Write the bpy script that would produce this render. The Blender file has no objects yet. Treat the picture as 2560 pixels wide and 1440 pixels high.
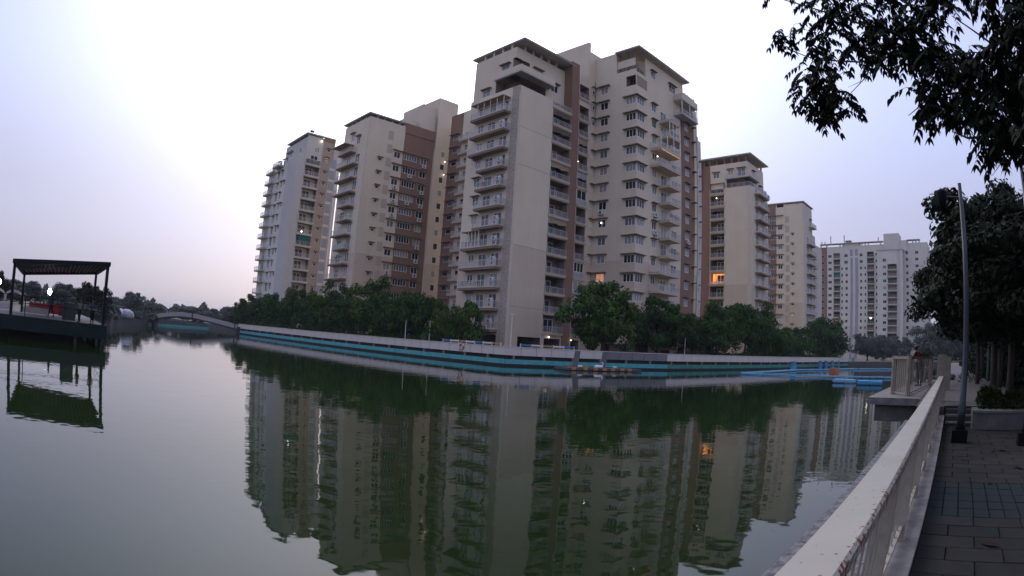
import bpy, math, random
from math import radians as rad, sin, cos, pi
from mathutils import Vector, Matrix, noise
random.seed(7)
scene = bpy.context.scene
col = scene.collection

# ---------------------------------------------------------------- camera
CZ = 2.8
F_PX, PITCH, ROLL = 1477.1, rad(5.2864), rad(3.441)
cam_d = bpy.data.cameras.new("camera")
cam = bpy.data.objects.new("camera", cam_d); col.objects.link(cam)
cam_d.type = 'PANO'; cam_d.sensor_width = 36.0; cam_d.sensor_fit = 'HORIZONTAL'
for holder in (cam_d, getattr(cam_d, 'cycles', None)):
    if holder is not None and hasattr(holder, 'panorama_type'):
        try:
            holder.panorama_type = 'FISHEYE_EQUISOLID'
            holder.fisheye_lens = F_PX / 2560 * 36.0
            holder.fisheye_fov = pi
        except Exception:
            pass
cam_d.clip_start = 0.05; cam_d.clip_end = 5000
up_ = Vector((0, -sin(PITCH), cos(PITCH))); fw_ = Vector((0, cos(PITCH), sin(PITCH))); rt_ = Vector((1, 0, 0))
Rc = rt_ * cos(ROLL) + up_ * sin(ROLL); Uc = up_ * cos(ROLL) - rt_ * sin(ROLL)
cam.matrix_world = Matrix(((Rc.x, Uc.x, -fw_.x, 0), (Rc.y, Uc.y, -fw_.y, 0), (Rc.z, Uc.z, -fw_.z, CZ), (0, 0, 0, 1)))
scene.camera = cam

# ---------------------------------------------------------------- sky, sun, exposure
GLOW_AZ, GLOW_EL = rad(-11), rad(42)
world = bpy.data.worlds.new("World"); scene.world = world; world.use_nodes = True
nt = world.node_tree; nt.nodes.clear()
N = nt.nodes.new; K = nt.links.new
out = N('ShaderNodeOutputWorld'); add = N('ShaderNodeAddShader')
bg1 = N('ShaderNodeBackground'); bg2 = N('ShaderNodeBackground')
sky = N('ShaderNodeTexSky'); sky.sky_type = 'NISHITA'; sky.sun_disc = False
sky.sun_elevation = rad(12); sky.sun_rotation = GLOW_AZ; sky.air_density = 1.2; sky.dust_density = 3.0
K(sky.outputs[0], bg1.inputs['Color']); bg1.inputs['Strength'].default_value = 0.006
tc = N('ShaderNodeTexCoord'); sep = N('ShaderNodeSeparateXYZ'); K(tc.outputs['Generated'], sep.inputs[0])
ramp = N('ShaderNodeValToRGB'); K(sep.outputs['Z'], ramp.inputs[0])
cr = ramp.color_ramp; cr.interpolation = 'EASE'
cr.elements[0].position = 0.0; cr.elements[0].color = (0.295, 0.278, 0.345, 1)
cr.elements[1].position = 1.0; cr.elements[1].color = (0.48, 0.54, 0.80, 1)
for p, c in ((0.16, (0.325, 0.335, 0.49, 1)), (0.40, (0.37, 0.43, 0.69, 1))):
    e = cr.elements.new(p); e.color = c
gdir = (sin(GLOW_AZ) * cos(GLOW_EL), cos(GLOW_AZ) * cos(GLOW_EL), sin(GLOW_EL))
dot = N('ShaderNodeVectorMath'); dot.operation = 'DOT_PRODUCT'; K(tc.outputs['Generated'], dot.inputs[0]); dot.inputs[1].default_value = gdir
def wm(op, a, b=None):
    m = N('ShaderNodeMath'); m.operation = op
    for i, v in enumerate((a, b)):
        if v is None: continue
        if isinstance(v, (int, float)): m.inputs[i].default_value = v
        else: K(v, m.inputs[i])
    return m.outputs[0]
t2_ = wm('MULTIPLY', wm('SUBTRACT', 1.0, dot.outputs['Value']), -2.0 / (rad(24) ** 2))
glow = wm('MULTIPLY', wm('EXPONENT', t2_), 1.8)
t3_ = wm('MULTIPLY', wm('SUBTRACT', 1.0, dot.outputs['Value']), -2.0 / (rad(48) ** 2))
glow2 = wm('MULTIPLY', wm('EXPONENT', t3_), 0.17)
gs = wm('ADD', glow, glow2)
gcol = N('ShaderNodeMix'); gcol.data_type = 'RGBA'; gcol.blend_type = 'MULTIPLY'; gcol.inputs[0].default_value = 1
comb = N('ShaderNodeCombineXYZ'); [K(gs, comb.inputs[i]) for i in range(3)]
tint = N('ShaderNodeVectorMath'); tint.operation = 'MULTIPLY'; K(comb.outputs[0], tint.inputs[0]); tint.inputs[1].default_value = (1.0, 0.965, 0.985)
sumv = N('ShaderNodeVectorMath'); sumv.operation = 'ADD'; K(ramp.outputs[0], sumv.inputs[0]); K(tint.outputs[0], sumv.inputs[1])
K(sumv.outputs[0], bg2.inputs['Color']); bg2.inputs['Strength'].default_value = 1.0
K(bg1.outputs[0], add.inputs[0]); K(bg2.outputs[0], add.inputs[1]); K(add.outputs[0], out.inputs[0])
sun_d = bpy.data.lights.new("sun", 'SUN'); sun_d.energy = 0.5; sun_d.angle = rad(25); sun_d.color = (1.0, 0.93, 0.86)
sun = bpy.data.objects.new("sun", sun_d); col.objects.link(sun)
sun.rotation_euler = Vector(gdir).to_track_quat('Z', 'Y').to_euler()
scene.view_settings.view_transform = 'Standard'; scene.view_settings.look = 'None'
scene.view_settings.exposure = 0.42; scene.view_settings.gamma = 1.0; scene.view_settings.use_curve_mapping = False
cy = scene.cycles
cy.max_bounces = 6; cy.diffuse_bounces = 3; cy.glossy_bounces = 3; cy.transmission_bounces = 4; cy.transparent_max_bounces = 8
cy.use_denoising = True; cy.caustics_reflective = False; cy.caustics_refractive = False

# ---------------------------------------------------------------- materials
MATS = {}
def mat(name, color, rough=0.8, var=0.0, scale=1.0, color2=None, bump=0.0, bscale=None, metal=0.0, spec=None, emit=None, estr=0.0, stretch=(1, 1, 1), island=0.0, detail=6, coords='Object'):
    if name in MATS: return MATS[name]
    m = bpy.data.materials.new(name); MATS[name] = m; m.use_nodes = True
    t = m.node_tree; b = t.nodes['Principled BSDF']
    b.inputs['Roughness'].default_value = rough; b.inputs['Metallic'].default_value = metal
    if spec is not None: b.inputs['Specular IOR Level'].default_value = spec
    b.inputs['Base Color'].default_value = (*color, 1)
    last = None
    if var > 0 or color2 or bump:
        c = t.nodes.new('ShaderNodeTexCoord'); mp = t.nodes.new('ShaderNodeMapping'); mp.inputs['Scale'].default_value = stretch
        t.links.new(c.outputs[coords], mp.inputs[0])
    if var > 0 or color2:
        n = t.nodes.new('ShaderNodeTexNoise'); n.inputs['Scale'].default_value = scale; n.inputs['Detail'].default_value = detail; n.inputs['Roughness'].default_value = 0.65
        t.links.new(mp.outputs[0], n.inputs['Vector'])
        r = t.nodes.new('ShaderNodeValToRGB'); t.links.new(n.outputs['Fac'], r.inputs[0])
        c2 = color2 if color2 else tuple(x * (1 - var) for x in color)
        r.color_ramp.elements[0].position = 0.33; r.color_ramp.elements[0].color = (*c2, 1)
        r.color_ramp.elements[1].position = 0.67; r.color_ramp.elements[1].color = (*color, 1)
        last = r.outputs[0]
    if island > 0:
        g = t.nodes.new('ShaderNodeNewGeometry'); mx = t.nodes.new('ShaderNodeMath'); mx.operation = 'MULTIPLY_ADD'
        t.links.new(g.outputs['Random Per Island'], mx.inputs[0]); mx.inputs[1].default_value = island; mx.inputs[2].default_value = 1 - island / 2
        hs = t.nodes.new('ShaderNodeHueSaturation'); t.links.new(mx.outputs[0], hs.inputs['Value'])
        if last: t.links.new(last, hs.inputs['Color'])
        else: hs.inputs['Color'].default_value = (*color, 1)
        last = hs.outputs[0]
    if last: t.links.new(last, b.inputs['Base Color'])
    if bump:
        n2 = t.nodes.new('ShaderNodeTexNoise'); n2.inputs['Scale'].default_value = bscale or scale * 4; n2.inputs['Detail'].default_value = 5
        t.links.new(mp.outputs[0], n2.inputs['Vector'])
        bp = t.nodes.new('ShaderNodeBump'); bp.inputs['Strength'].default_value = 1.0; bp.inputs['Distance'].default_value = bump
        t.links.new(n2.outputs['Fac'], bp.inputs['Height']); t.links.new(bp.outputs[0], b.inputs['Normal'])
    if emit:
        b.inputs['Emission Color'].default_value = (*emit, 1); b.inputs['Emission Strength'].default_value = estr
    return m

def wall_mat(name, c, c2):
    """painted plaster: broad mottling, streaks that run down, hairline grain"""
    m = bpy.data.materials.new(name); MATS[name] = m; m.use_nodes = True
    t = m.node_tree; b = t.nodes['Principled BSDF']; b.inputs['Roughness'].default_value = 0.9; b.inputs['Specular IOR Level'].default_value = 0.2
    tcx = t.nodes.new('ShaderNodeTexCoord')
    def nz(sc, st, det=5):
        mp = t.nodes.new('ShaderNodeMapping'); mp.inputs['Scale'].default_value = st; t.links.new(tcx.outputs['Object'], mp.inputs[0])
        n = t.nodes.new('ShaderNodeTexNoise'); n.inputs['Scale'].default_value = sc; n.inputs['Detail'].default_value = det; t.links.new(mp.outputs[0], n.inputs['Vector']); return n.outputs['Fac']
    a = nz(0.25, (1, 1, 1)); s = nz(1.0, (1.6, 1.6, 0.06)); g = nz(9.0, (1, 1, 1), 3)
    def m2(op, x, y):
        q = t.nodes.new('ShaderNodeMath'); q.operation = op
        for i, v in enumerate((x, y)):
            if isinstance(v, (int, float)): q.inputs[i].default_value = v
            else: t.links.new(v, q.inputs[i])
        return q.outputs[0]
    f = m2('ADD', m2('ADD', m2('MULTIPLY', a, 0.50), m2('MULTIPLY', s, 0.30)), m2('MULTIPLY', g, 0.20))
    r = t.nodes.new('ShaderNodeValToRGB'); t.links.new(f, r.inputs[0])
    r.color_ramp.elements[0].position = 0.34; r.color_ramp.elements[0].color = (*c2, 1)
    r.color_ramp.elements[1].position = 0.62; r.color_ramp.elements[1].color = (*c, 1)
    t.links.new(r.outputs[0], b.inputs['Base Color'])
    return m
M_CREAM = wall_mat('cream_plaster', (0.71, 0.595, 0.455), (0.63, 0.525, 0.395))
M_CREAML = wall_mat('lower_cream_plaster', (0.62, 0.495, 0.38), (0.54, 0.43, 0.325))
M_BROWN = wall_mat('brown_plaster', (0.27, 0.162, 0.115), (0.225, 0.132, 0.095))
M_TAN = wall_mat('tan_plaster', (0.40, 0.315, 0.25), (0.34, 0.265, 0.21))
M_PATCH = wall_mat('dull_cream_patch', (0.50, 0.42, 0.33), (0.44, 0.365, 0.29))
M_GREYW = wall_mat('grey_plaster', (0.36, 0.35, 0.37), (0.29, 0.28, 0.30))
M_PALE = wall_mat('pale_plaster', (0.60, 0.54, 0.46), (0.52, 0.46, 0.40))
M_WHITEW = wall_mat('white_plaster', (0.66, 0.61, 0.54), (0.57, 0.53, 0.47))
M_LGREY = wall_mat('light_grey_plaster', (0.54, 0.50, 0.47), (0.47, 0.44, 0.41))
M_TEX = mat('textured_stone_plaster', (0.50, 0.42, 0.345), 0.95, color2=(0.30, 0.245, 0.20), scale=2.6, bump=0.06, bscale=3.5)
M_EDGE = mat('roof_edge_paint', (0.14, 0.12, 0.11), 0.7, var=0.2, scale=2)
M_SOFFIT = mat('roof_soffit', (0.56, 0.50, 0.47), 0.9, var=0.2, scale=0.7)
M_TRIM = mat('cream_trim', (0.66, 0.56, 0.44), 0.85, var=0.15, scale=1.5)
M_BEAM = mat('tan_beam', (0.27, 0.18, 0.13), 0.9, var=0.2, scale=1.5)
M_SHADE = mat('awning_concrete', (0.24, 0.185, 0.14), 0.95, color2=(0.11, 0.085, 0.07), scale=2.5)
M_RAIL = mat('grey_steel_railing', (0.56, 0.54, 0.53), 0.5, metal=0.2)
M_FRAME = mat('window_frame_white', (0.82, 0.80, 0.76), 0.5)
M_GLASS = [mat('dark_glass', (0.018, 0.018, 0.022), 0.12, spec=0.6), mat('black_glass', (0.008, 0.008, 0.009), 0.2),
           mat('curtained_glass', (0.42, 0.40, 0.38), 0.3, spec=0.6, var=0.5, scale=3), mat('grey_glass', (0.15, 0.155, 0.17), 0.15, spec=0.8)]
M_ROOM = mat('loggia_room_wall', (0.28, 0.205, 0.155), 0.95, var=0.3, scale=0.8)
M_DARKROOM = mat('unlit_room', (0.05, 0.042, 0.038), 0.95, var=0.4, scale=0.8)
M_AC = mat('ac_white', (0.62, 0.61, 0.60), 0.5)
M_ACG = mat('ac_grille', (0.06, 0.06, 0.06), 0.6)
M_PIPE = mat('white_pipe', (0.70, 0.66, 0.62), 0.5)
M_LIT = mat('lit_orange_room', (0.8, 0.35, 0.1), 0.8, emit=(1.0, 0.34, 0.07), estr=1.3)
M_LITW = mat('lit_curtain', (0.8, 0.5, 0.3), 0.8, emit=(1.0, 0.42, 0.16), estr=0.28)
M_BULB = mat('lamp_glow', (1, 1, 1), 0.5, emit=(1.0, 0.93, 0.80), estr=4)
M_FLOOD = mat('flood_glow', (1, 1, 1), 0.5, emit=(0.93, 0.92, 1.0), estr=40)
M_FAIRY = mat('fairy_light_glow', (1, .6, .2), 0.5, emit=(1.0, 0.42, 0.10), estr=1.2)

# ---------------------------------------------------------------- mesh helpers
class MB:
    def __init__(s): s.v = []; s.f = []; s.m = []; s.mats = []
    def mi(s, m):
        if m not in s.mats: s.mats.append(m)
        return s.mats.index(m)
    def quad(s, a, b, c, d, m):
        i = len(s.v); s.v += [a, b, c, d]; s.f.append((i, i + 1, i + 2, i + 3)); s.m.append(s.mi(m))
    def poly(s, pts, m):
        i = len(s.v); s.v += list(pts); s.f.append(tuple(range(i, i + len(pts)))); s.m.append(s.mi(m))
    def box(s, x0, x1, y0, y1, z0, z1, m, top=None, skip=''):
        i = len(s.v); k = s.mi(m); kt = s.mi(top) if top else k
        s.v += [(x0, y0, z0), (x1, y0, z0), (x1, y1, z0), (x0, y1, z0), (x0, y0, z1), (x1, y0, z1), (x1, y1, z1), (x0, y1, z1)]
        for n, q, mm in (('b', (3, 2, 1, 0), k), ('t', (4, 5, 6, 7), kt), ('f', (0, 1, 5, 4), k), ('r', (1, 2, 6, 5), k), ('k', (2, 3, 7, 6), k), ('l', (3, 0, 4, 7), k)):
            if n in skip: continue
            s.f.append(tuple(i + j for j in q)); s.m.append(mm)
    def obox(s, c, ux, hx, hy, z0, z1, m):
        """box centred c (xy), half sizes hx along ux, hy across"""
        ux = Vector(ux).normalized(); uy = Vector((-ux.y, ux.x)); c = Vector(c)
        i = len(s.v); k = s.mi(m)
        P = [c + ux * a * hx + uy * b * hy for a, b in ((-1, -1), (1, -1), (1, 1), (-1, 1))]
        s.v += [(p.x, p.y, z0) for p in P] + [(p.x, p.y, z1) for p in P]
        for q in ((3, 2, 1, 0), (4, 5, 6, 7), (0, 1, 5, 4), (1, 2, 6, 5), (2, 3, 7, 6), (3, 0, 4, 7)):
            s.f.append(tuple(i + j for j in q)); s.m.append(k)
    def tube(s, pts, rs, m, n=8, cap=True):
        pts = [Vector(p) for p in pts]
        if isinstance(rs, (int, float)): rs = [rs] * len(pts)
        base = len(s.v); k = s.mi(m); prev = None
        for j, p in enumerate(pts):
            d = (pts[min(j + 1, len(pts) - 1)] - pts[max(j - 1, 0)]).normalized()
            if prev is None:
                a = d.orthogonal().normalized()
            else:
                a = (prev - d * prev.dot(d))
                a = a.normalized() if a.length > 1e-6 else d.orthogonal().normalized()
            prev = a; b = d.cross(a)
            for q in range(n):
                t = 2 * pi * q / n; s.v.append(tuple(p + (a * cos(t) + b * sin(t)) * rs[j]))
        for j in range(len(pts) - 1):
            for q in range(n):
                q2 = (q + 1) % n
                s.f.append((base + j * n + q, base + j * n + q2, base + (j + 1) * n + q2, base + (j + 1) * n + q)); s.m.append(k)
        if cap:
            s.f.append(tuple(base + q for q in reversed(range(n)))); s.m.append(k)
            e = base + (len(pts) - 1) * n; s.f.append(tuple(e + q for q in range(n))); s.m.append(k)
    def ball(s, c, r, m, n=10, h=6, sz=1.0):
        c = Vector(c); base = len(s.v); k = s.mi(m)
        for j in range(h + 1):
            ph = -pi / 2 + pi * j / h
            for q in range(n):
                t = 2 * pi * q / n; s.v.append((c.x + r * cos(ph) * cos(t), c.y + r * cos(ph) * sin(t), c.z + r * sz * sin(ph)))
        for j in range(h):
            for q in range(n):
                q2 = (q + 1) % n; s.f.append((base + j * n + q, base + j * n + q2, base + (j + 1) * n + q2, base + (j + 1) * n + q)); s.m.append(k)
    def mesh(s, name, smooth=False):
        me = bpy.data.meshes.new(name); me.from_pydata(s.v, [], s.f); me.update()
        for m in s.mats: me.materials.append(m)
        me.polygons.foreach_set('material_index', s.m)
        if smooth: me.polygons.foreach_set('use_smooth', [True] * len(s.f))
        return me
    def obj(s, name, parent=None, loc=(0, 0, 0), rotz=0, smooth=False):
        return place(s.mesh(name, smooth), name, parent, loc, rotz)
def place(me, name, parent=None, loc=(0, 0, 0), rotz=0):
    o = bpy.data.objects.new(name, me); col.objects.link(o); o.location = loc; o.rotation_euler = (0, 0, rotz)
    if parent: o.parent = parent
    return o
def tag(o, label=None, cat=None, group=None, kind=None):
    if label: o['label'] = label
    if cat: o['category'] = cat
    if group: o['group'] = group
    if kind: o['kind'] = kind
    return o
def empty(name, loc, rotz, label, cat, group=None):
    o = bpy.data.objects.new(name, None); col.objects.link(o); o.location = loc; o.rotation_euler = (0, 0, rotz)
    return tag(o, label, cat, group)
def copy_tree(o, parent=None):
    c = o.copy(); col.objects.link(c)
    if parent: c.parent = parent
    for ch in o.children: copy_tree(ch, c)
    return c
def az(a): return Vector((sin(rad(a)), cos(rad(a))))

# ---------------------------------------------------------------- building kit
CACHE = {}
def cached(key, fn):
    if key not in CACHE: CACHE[key] = fn()
    return CACHE[key]
def q(x): return round(x * 10) / 10
def win_frame(w, h, n, transom=False, fm=None):
    def f():
        mb = MB(); t = 0.075; M = fm or M_FRAME
        mb.box(-w / 2, w / 2, -.02, 0.08, 0, t, M); mb.box(-w / 2, w / 2, -.02, 0.08, h - t, h, M)
        for i in range(n + 1):
            x = -w / 2 + t / 2 + (w - t) * i / n; mb.box(x - t / 2, x + t / 2, -.025, 0.085, t, h - t, M)
        if transom: mb.box(-w / 2 + t, w / 2 - t, -.022, 0.082, h * .68, h * .68 + t, M)
        return mb.mesh('window')
    return cached(('wf', w, h, n, transom, fm), f)
def win_pane(w, h, g):
    def f():
        mb = MB(); mb.box(-w / 2 + .02, w / 2 - .02, 0.05, 0.07, .02, h - .02, g); return mb.mesh('pane')
    return cached(('wp', w, h, g), f)
def awn_mesh(w, d, t=0.09):
    def f():
        mb = MB(); mb.box(-w / 2, w / 2, -d, 0, 0, t, M_SHADE, top=M_BEAM); mb.box(-w / 2, w / 2, -d - .004, -d + .05, -.05, t * .8, M_SHADE); return mb.mesh('sunshade')
    return cached(('aw', w, d, t), f)
def ac_mesh():
    def f():
        mb = MB(); mb.box(-.45, .45, -.38, -.04, 0, .68, M_AC)
        pts = [(-.08 + .24 * cos(2 * pi * i / 14), -.385, .34 + .24 * sin(2 * pi * i / 14)) for i in range(14)]; mb.poly(pts, M_ACG)
        mb.box(-.40, -.34, -.36, -.05, -.10, 0, M_ACG); mb.box(.34, .40, -.36, -.05, -.10, 0, M_ACG)
        mb.box(-.36, .36, -.386, -.384, .62, .635, M_ACG)
        return mb.mesh('air_conditioner')
    return cached('ac', f)
def rail_mesh(w, d, h=1.0, front=True, step=0.16, solid=None, sidel=True, sider=True):
    """railing along x -w/2..w/2 at y=-d, with side returns to y=0"""
    def f():
        mb = MB()
        def run(p, q_):
            p = Vector(p); q_ = Vector(q_); L = (q_ - p).length; u = (q_ - p).normalized(); c = (p + q_) / 2
            mb.obox(c, u, L / 2, .03, h - .05, h, M_RAIL); mb.obox(c, u, L / 2, .02, .08, .12, M_RAIL)
            if solid: mb.obox(c, u, L / 2 - .02, .008, .12, h - .06, solid)
            else:
                k = max(1, int(L / step))
                for i in range(1, k): mb.obox(p + u * L * i / k, u, .013, .013, .12, h - .05, M_RAIL)
            k = max(1, round(L / 1.5))
            for i in range(k + 1): mb.obox(p + u * (L * i / k), u, .028, .028, 0, h - .01, M_RAIL)
        run((-w / 2, -d), (w / 2, -d))
        if d > .3:
            if sidel: run((-w / 2, -d + .06), (-w / 2, 0))
            if sider: run((w / 2, -d + .06), (w / 2, 0))
        return mb.mesh('railing')
    return cached(('rl', w, d, h, step, solid, sidel, sider), f)
def slab_mesh(w, d, t=.30, m=None, e=None):
    def f():
        mb = MB(); mb.box(-w / 2, w / 2, -d, 0.0, -t, -.08, m or M_BEAM); mb.box(-w / 2 - .04, w / 2 + .04, -d - .05, 0.0, -.078, 0.03, e or M_TRIM); return mb.mesh('balcony')
    return cached(('sl', w, d, t, m, e), f)

class Bld:
    def __init__(s, name, loc, label, rot=44.0, cat='building', group=None):
        s.root = empty(name, (loc[0], loc[1], 0), rad(rot), label, cat, group); s.mb = MB(); s.faces = []
    def face(s, kind, x0, y0, s0, s1, z0, z1, m=None, ml=None, zl=17.0):
        f = Face(s, kind, x0, y0, s0, s1, z0, z1, m or M_CREAM, ml, zl); s.faces.append(f); return f
    def finish(s):
        for f in s.faces: f.build()
        return s.mb.obj('wall', s.root)
class Face:
    def __init__(s, b, kind, x0, y0, s0, s1, z0, z1, m, ml, zl):
        s.b = b; s.k = kind; s.x0 = x0; s.y0 = y0; s.s0 = s0; s.s1 = s1; s.z0 = z0; s.z1 = z1; s.m = m; s.ml = ml; s.zl = zl; s.holes = []; s.strips = []
        s.rot = 0 if kind == 'R' else -pi / 2
    def P(s, t, o, z): return (s.x0 + t, s.y0 - o, z) if s.k == 'R' else (s.x0 - o, s.y0 + t, z)
    def strip(s, a, b, m, z0=-1e3, z1=1e3): s.strips.append((a, b, m, z0, z1))
    def hole(s, a, b, z0, z1, d, back=None, rev=None, nol=False): s.holes.append((a, b, z0, z1, d, back, rev, nol))
    def win(s, a, b, z0, z1, n=2, awn=0, g=None, ac=False, transom=False, pane=True, fm=None, awd=.55, aww=.5):
        a, b = min(a, b), max(a, b); w = round(b - a, 2); h = round(z1 - z0, 2)
        s.hole(a, b, z0, z1, .14, None, M_TRIM)
        c = s.P((a + b) / 2, 0, z0)
        o = place(win_frame(w, h, n, transom, fm), 'window', s.b.root, c, s.rot)
        g = g or random.choices(M_GLASS, (5, 3, 3, 3))[0]
        place(win_pane(w, h, g), 'pane', o)
        if awn: s.awn((a + b) / 2, z1 + .12, w + aww, awd)
        if ac: place(ac_mesh(), 'air_conditioner', s.b.root, s.P((a + b) / 2 + .1, 0.05, z0 - .85), s.rot)
        return o
    def awn(s, c, z, w, d=.55): place(awn_mesh(round(w, 2), d), 'sunshade', s.b.root, s.P(c, 0, z), s.rot)
    def balcony(s, a, b, z, d=1.3, t=.30, rail=True, m=None, e=None, solid=None, step=.16):
        w = round(b - a, 2); o = place(slab_mesh(w, d, t, m, e), 'balcony', s.b.root, s.P((a + b) / 2, 0, z), s.rot)
        if rail: place(rail_mesh(round(w - .1, 2), round(d - .08, 2), solid=solid, step=step), 'railing', o, (0, 0, .03))
        return o
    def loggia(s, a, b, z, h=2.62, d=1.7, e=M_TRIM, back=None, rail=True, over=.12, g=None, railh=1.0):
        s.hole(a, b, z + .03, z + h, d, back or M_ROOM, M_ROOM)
        w = round(b - a, 2)
        o = place(slab_mesh(round(w + 2 * over, 2), .22, .30, M_CREAML if e is M_TRIM else e, e), 'balcony', s.b.root, s.P((a + b) / 2, 0, z), s.rot)
        if rail: place(rail_mesh(w, .14, railh), 'railing', o, (0, 0, .03))
        # sliding door in the back wall
        dw = round(w * .5, 2)
        door = place(win_frame(dw, 2.1, 2), 'door', s.b.root, s.P(a + w * .42, -d + .14, z + .05), s.rot)
        place(win_pane(dw, 2.1, g or random.choice(M_GLASS[:2])), 'pane', door)
        return o
    def build(s):
        mb = s.b.mb
        S = sorted({round(x, 3) for x in [s.s0, s.s1] + [h[i] for h in s.holes for i in (0, 1)] + [t[i] for t in s.strips for i in (0, 1)] if s.s0 - 1e-6 <= x <= s.s1 + 1e-6})
        Z = sorted({round(x, 3) for x in [s.z0, s.z1] + ([s.zl] if s.ml else []) + [h[i] for h in s.holes for i in (2, 3)] + [t[i] for t in s.strips for i in (3, 4)] if s.z0 - 1e-6 <= x <= s.z1 + 1e-6})
        def Q(a, b, z0, z1, o0, m):
            p = [s.P(a, o0, z0), s.P(b, o0, z0), s.P(b, o0, z1), s.P(a, o0, z1)]
            if s.k == 'L': p.reverse()
            mb.quad(*p, m)
        for a, b in zip(S, S[1:]):
            c = (a + b) / 2; run = None
            for z0, z1 in zip(Z, Z[1:]):
                zc = (z0 + z1) / 2
                ish = any(h[0] < c < h[1] and h[2] < zc < h[3] for h in s.holes)
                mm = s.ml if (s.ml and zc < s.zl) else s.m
                for t in s.strips:
                    if t[0] < c < t[1] and t[3] < zc < t[4]: mm = t[2]
                if ish: mm = None
                if run and run[2] == mm: run[1] = z1
                else:
                    if run and run[2]: Q(a, b, run[0], run[1], 0, run[2])
                    run = [z0, z1, mm]
            if run and run[2]: Q(a, b, run[0], run[1], 0, run[2])
        for a, b, z0, z1, d, back, rev, nol in s.holes:
            rv = rev or s.m
            def R(p): mb.quad(*p, rv)
            if not nol: R([s.P(a, 0, z0), s.P(a, -d, z0), s.P(a, -d, z1), s.P(a, 0, z1)])
            R([s.P(b, 0, z0), s.P(b, -d, z0), s.P(b, -d, z1), s.P(b, 0, z1)])
            R([s.P(a, 0, z0), s.P(b, 0, z0), s.P(b, -d, z0), s.P(a, -d, z0)])
            R([s.P(a, 0, z1), s.P(b, 0, z1), s.P(b, -d, z1), s.P(a, -d, z1)])
            if back: Q(a + (d if nol else 0), b, z0, z1, -d, back)
def slab_roof(b, x0, x1, y0, y1, z, name='roof', t=.24):
    mb = MB(); mb.box(x0 + .05, x1 - .05, y0 + .05, y1 - .05, z - t, z - .08, M_SOFFIT); mb.box(x0, x1, y0, y1, z - .078, z + .02, M_EDGE)
    return mb.obj(name, b.root)
def posts(b, pts, z0, z1, m=M_BROWN, r=.16):
    for (x, y) in pts:
        mb = cached(('post', r, round(z1 - z0, 2), m), lambda: (lambda k: (k.box(-r, r, -r, r, 0, z1 - z0, m), k.mesh('roof_post'))[1])(MB()))
        place(mb, 'roof_post', b.root, (x, y, z0))
def bulb(b, loc, r=.16, m=None):
    mb = MB(); r = r * .7; mb.ball((0, 0, 0), r, m or M_BULB, 8, 5); mb.tube([(0, 0, r * .8), (0, 0, r * 1.5)], r * .4, M_ACG, 6); return mb.obj('lamp', b.root, loc)
def parapet(b, x0, x1, y0, y1, z0, z1, m=M_CREAM, name='parapet'):
    mb = MB(); mb.box(x0, x1, y0, y1, z0, z1, m, top=M_EDGE); return mb.obj(name, b.root)

# ================================================================= tower B (nearest)
GZ = 1.3
def blind(f, a, b, z0, z1, m, o=-.06):
    mb = MB(); n = 6; h = (z1 - z0)
    for i in range(n):
        x0 = -(b - a) / 2 + (b - a) * i / n; mb.box(x0 + .01, x0 + (b - a) / n - .01, -.02 - .02 * (i % 2), .02 - .02 * (i % 2), -h + (.08 * (i % 3)), 0, m)
    return mb.obj('blind', f.b.root, f.P((a + b) / 2, o, z1), f.rot)
M_TANCLOTH = mat('tan_cloth', (0.40, 0.29, 0.20), 0.95, var=.2, scale=3)
M_GREYCLOTH = mat('grey_cloth', (0.42, 0.42, 0.43), 0.95, var=.2, scale=3)
M_GREENCLOTH = mat('green_netting', (0.015, 0.13, 0.11), 0.9, var=.2, scale=3)
M_BROWNCLOTH = mat('brown_cloth', (0.16, 0.11, 0.09), 0.95, var=.2, scale=3)
M_LEAFPOT = mat('potted_leaves', (0.05, 0.09, 0.035), 0.8, island=.8)
def potplants(f, a, b, z, o, n=6, h=.6, seed=1):
    r = random.Random(seed); mb = MB()
    for i in range(n):
        x = a + (b - a) * (i + .5) / n + r.uniform(-.15, .15)
        for k in range(26):
            c = Vector((x + r.gauss(0, .16), o + r.gauss(0, .12), z + h * r.random())); d = Vector((r.gauss(0, 1), r.gauss(0, 1), r.gauss(0, 1))).normalized() * .12; e = d.orthogonal().normalized() * .05
            P = [f.P(*(c + w)) for w in (-d, e, d, -e)]; mb.quad(*P, M_LEAFPOT)
    return tag(mb.obj('balcony_plants', f.b.root), kind='stuff')

B = Bld('apartment_tower', (-0.6, 84.2), 'nearest and tallest beige tower, with the blank wall at its corner')
FB = [None] + [4.6 + 3.05 * (n - 1) for n in range(1, 17)]
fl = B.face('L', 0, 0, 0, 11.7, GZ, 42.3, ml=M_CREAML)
fl.strip(0, 1.6, M_TEX)
LONG = {12, 11, 10, 5, 4, 3}; 
for n in range(1, 13):
    z = FB[n]
    end = 9.9 if n in LONG else (8.0 if n == 1 else 7.5)
    fl.balcony(1.75, end, z, 1.3, .42)
    fl.win(2.3, 4.1, z + .05, z + 2.15, 2, g=random.choice(M_GLASS))
    fl.win(5.1, 6.9, z + .05, z + 2.15, 2, g=M_GLASS[n % 2])
    fl.win(7.9, 9.3, z + .9, z + 2.2, 2, awn=(n not in LONG), g=M_GLASS[(n * 7) % 4])
    if n != 12 and n != 10: place(ac_mesh(), 'air_conditioner', B.root, fl.P(2.5, .75, z + .75), fl.rot)
    if n in (2, 4, 6, 11): place(ac_mesh(), 'air_conditioner', B.root, fl.P(2.5, .75, z + .07), fl.rot)
    if n in (3, 5, 8): potplants(fl, 5, end - .5, z + .3, 1.0, 5, .7, n)
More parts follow.
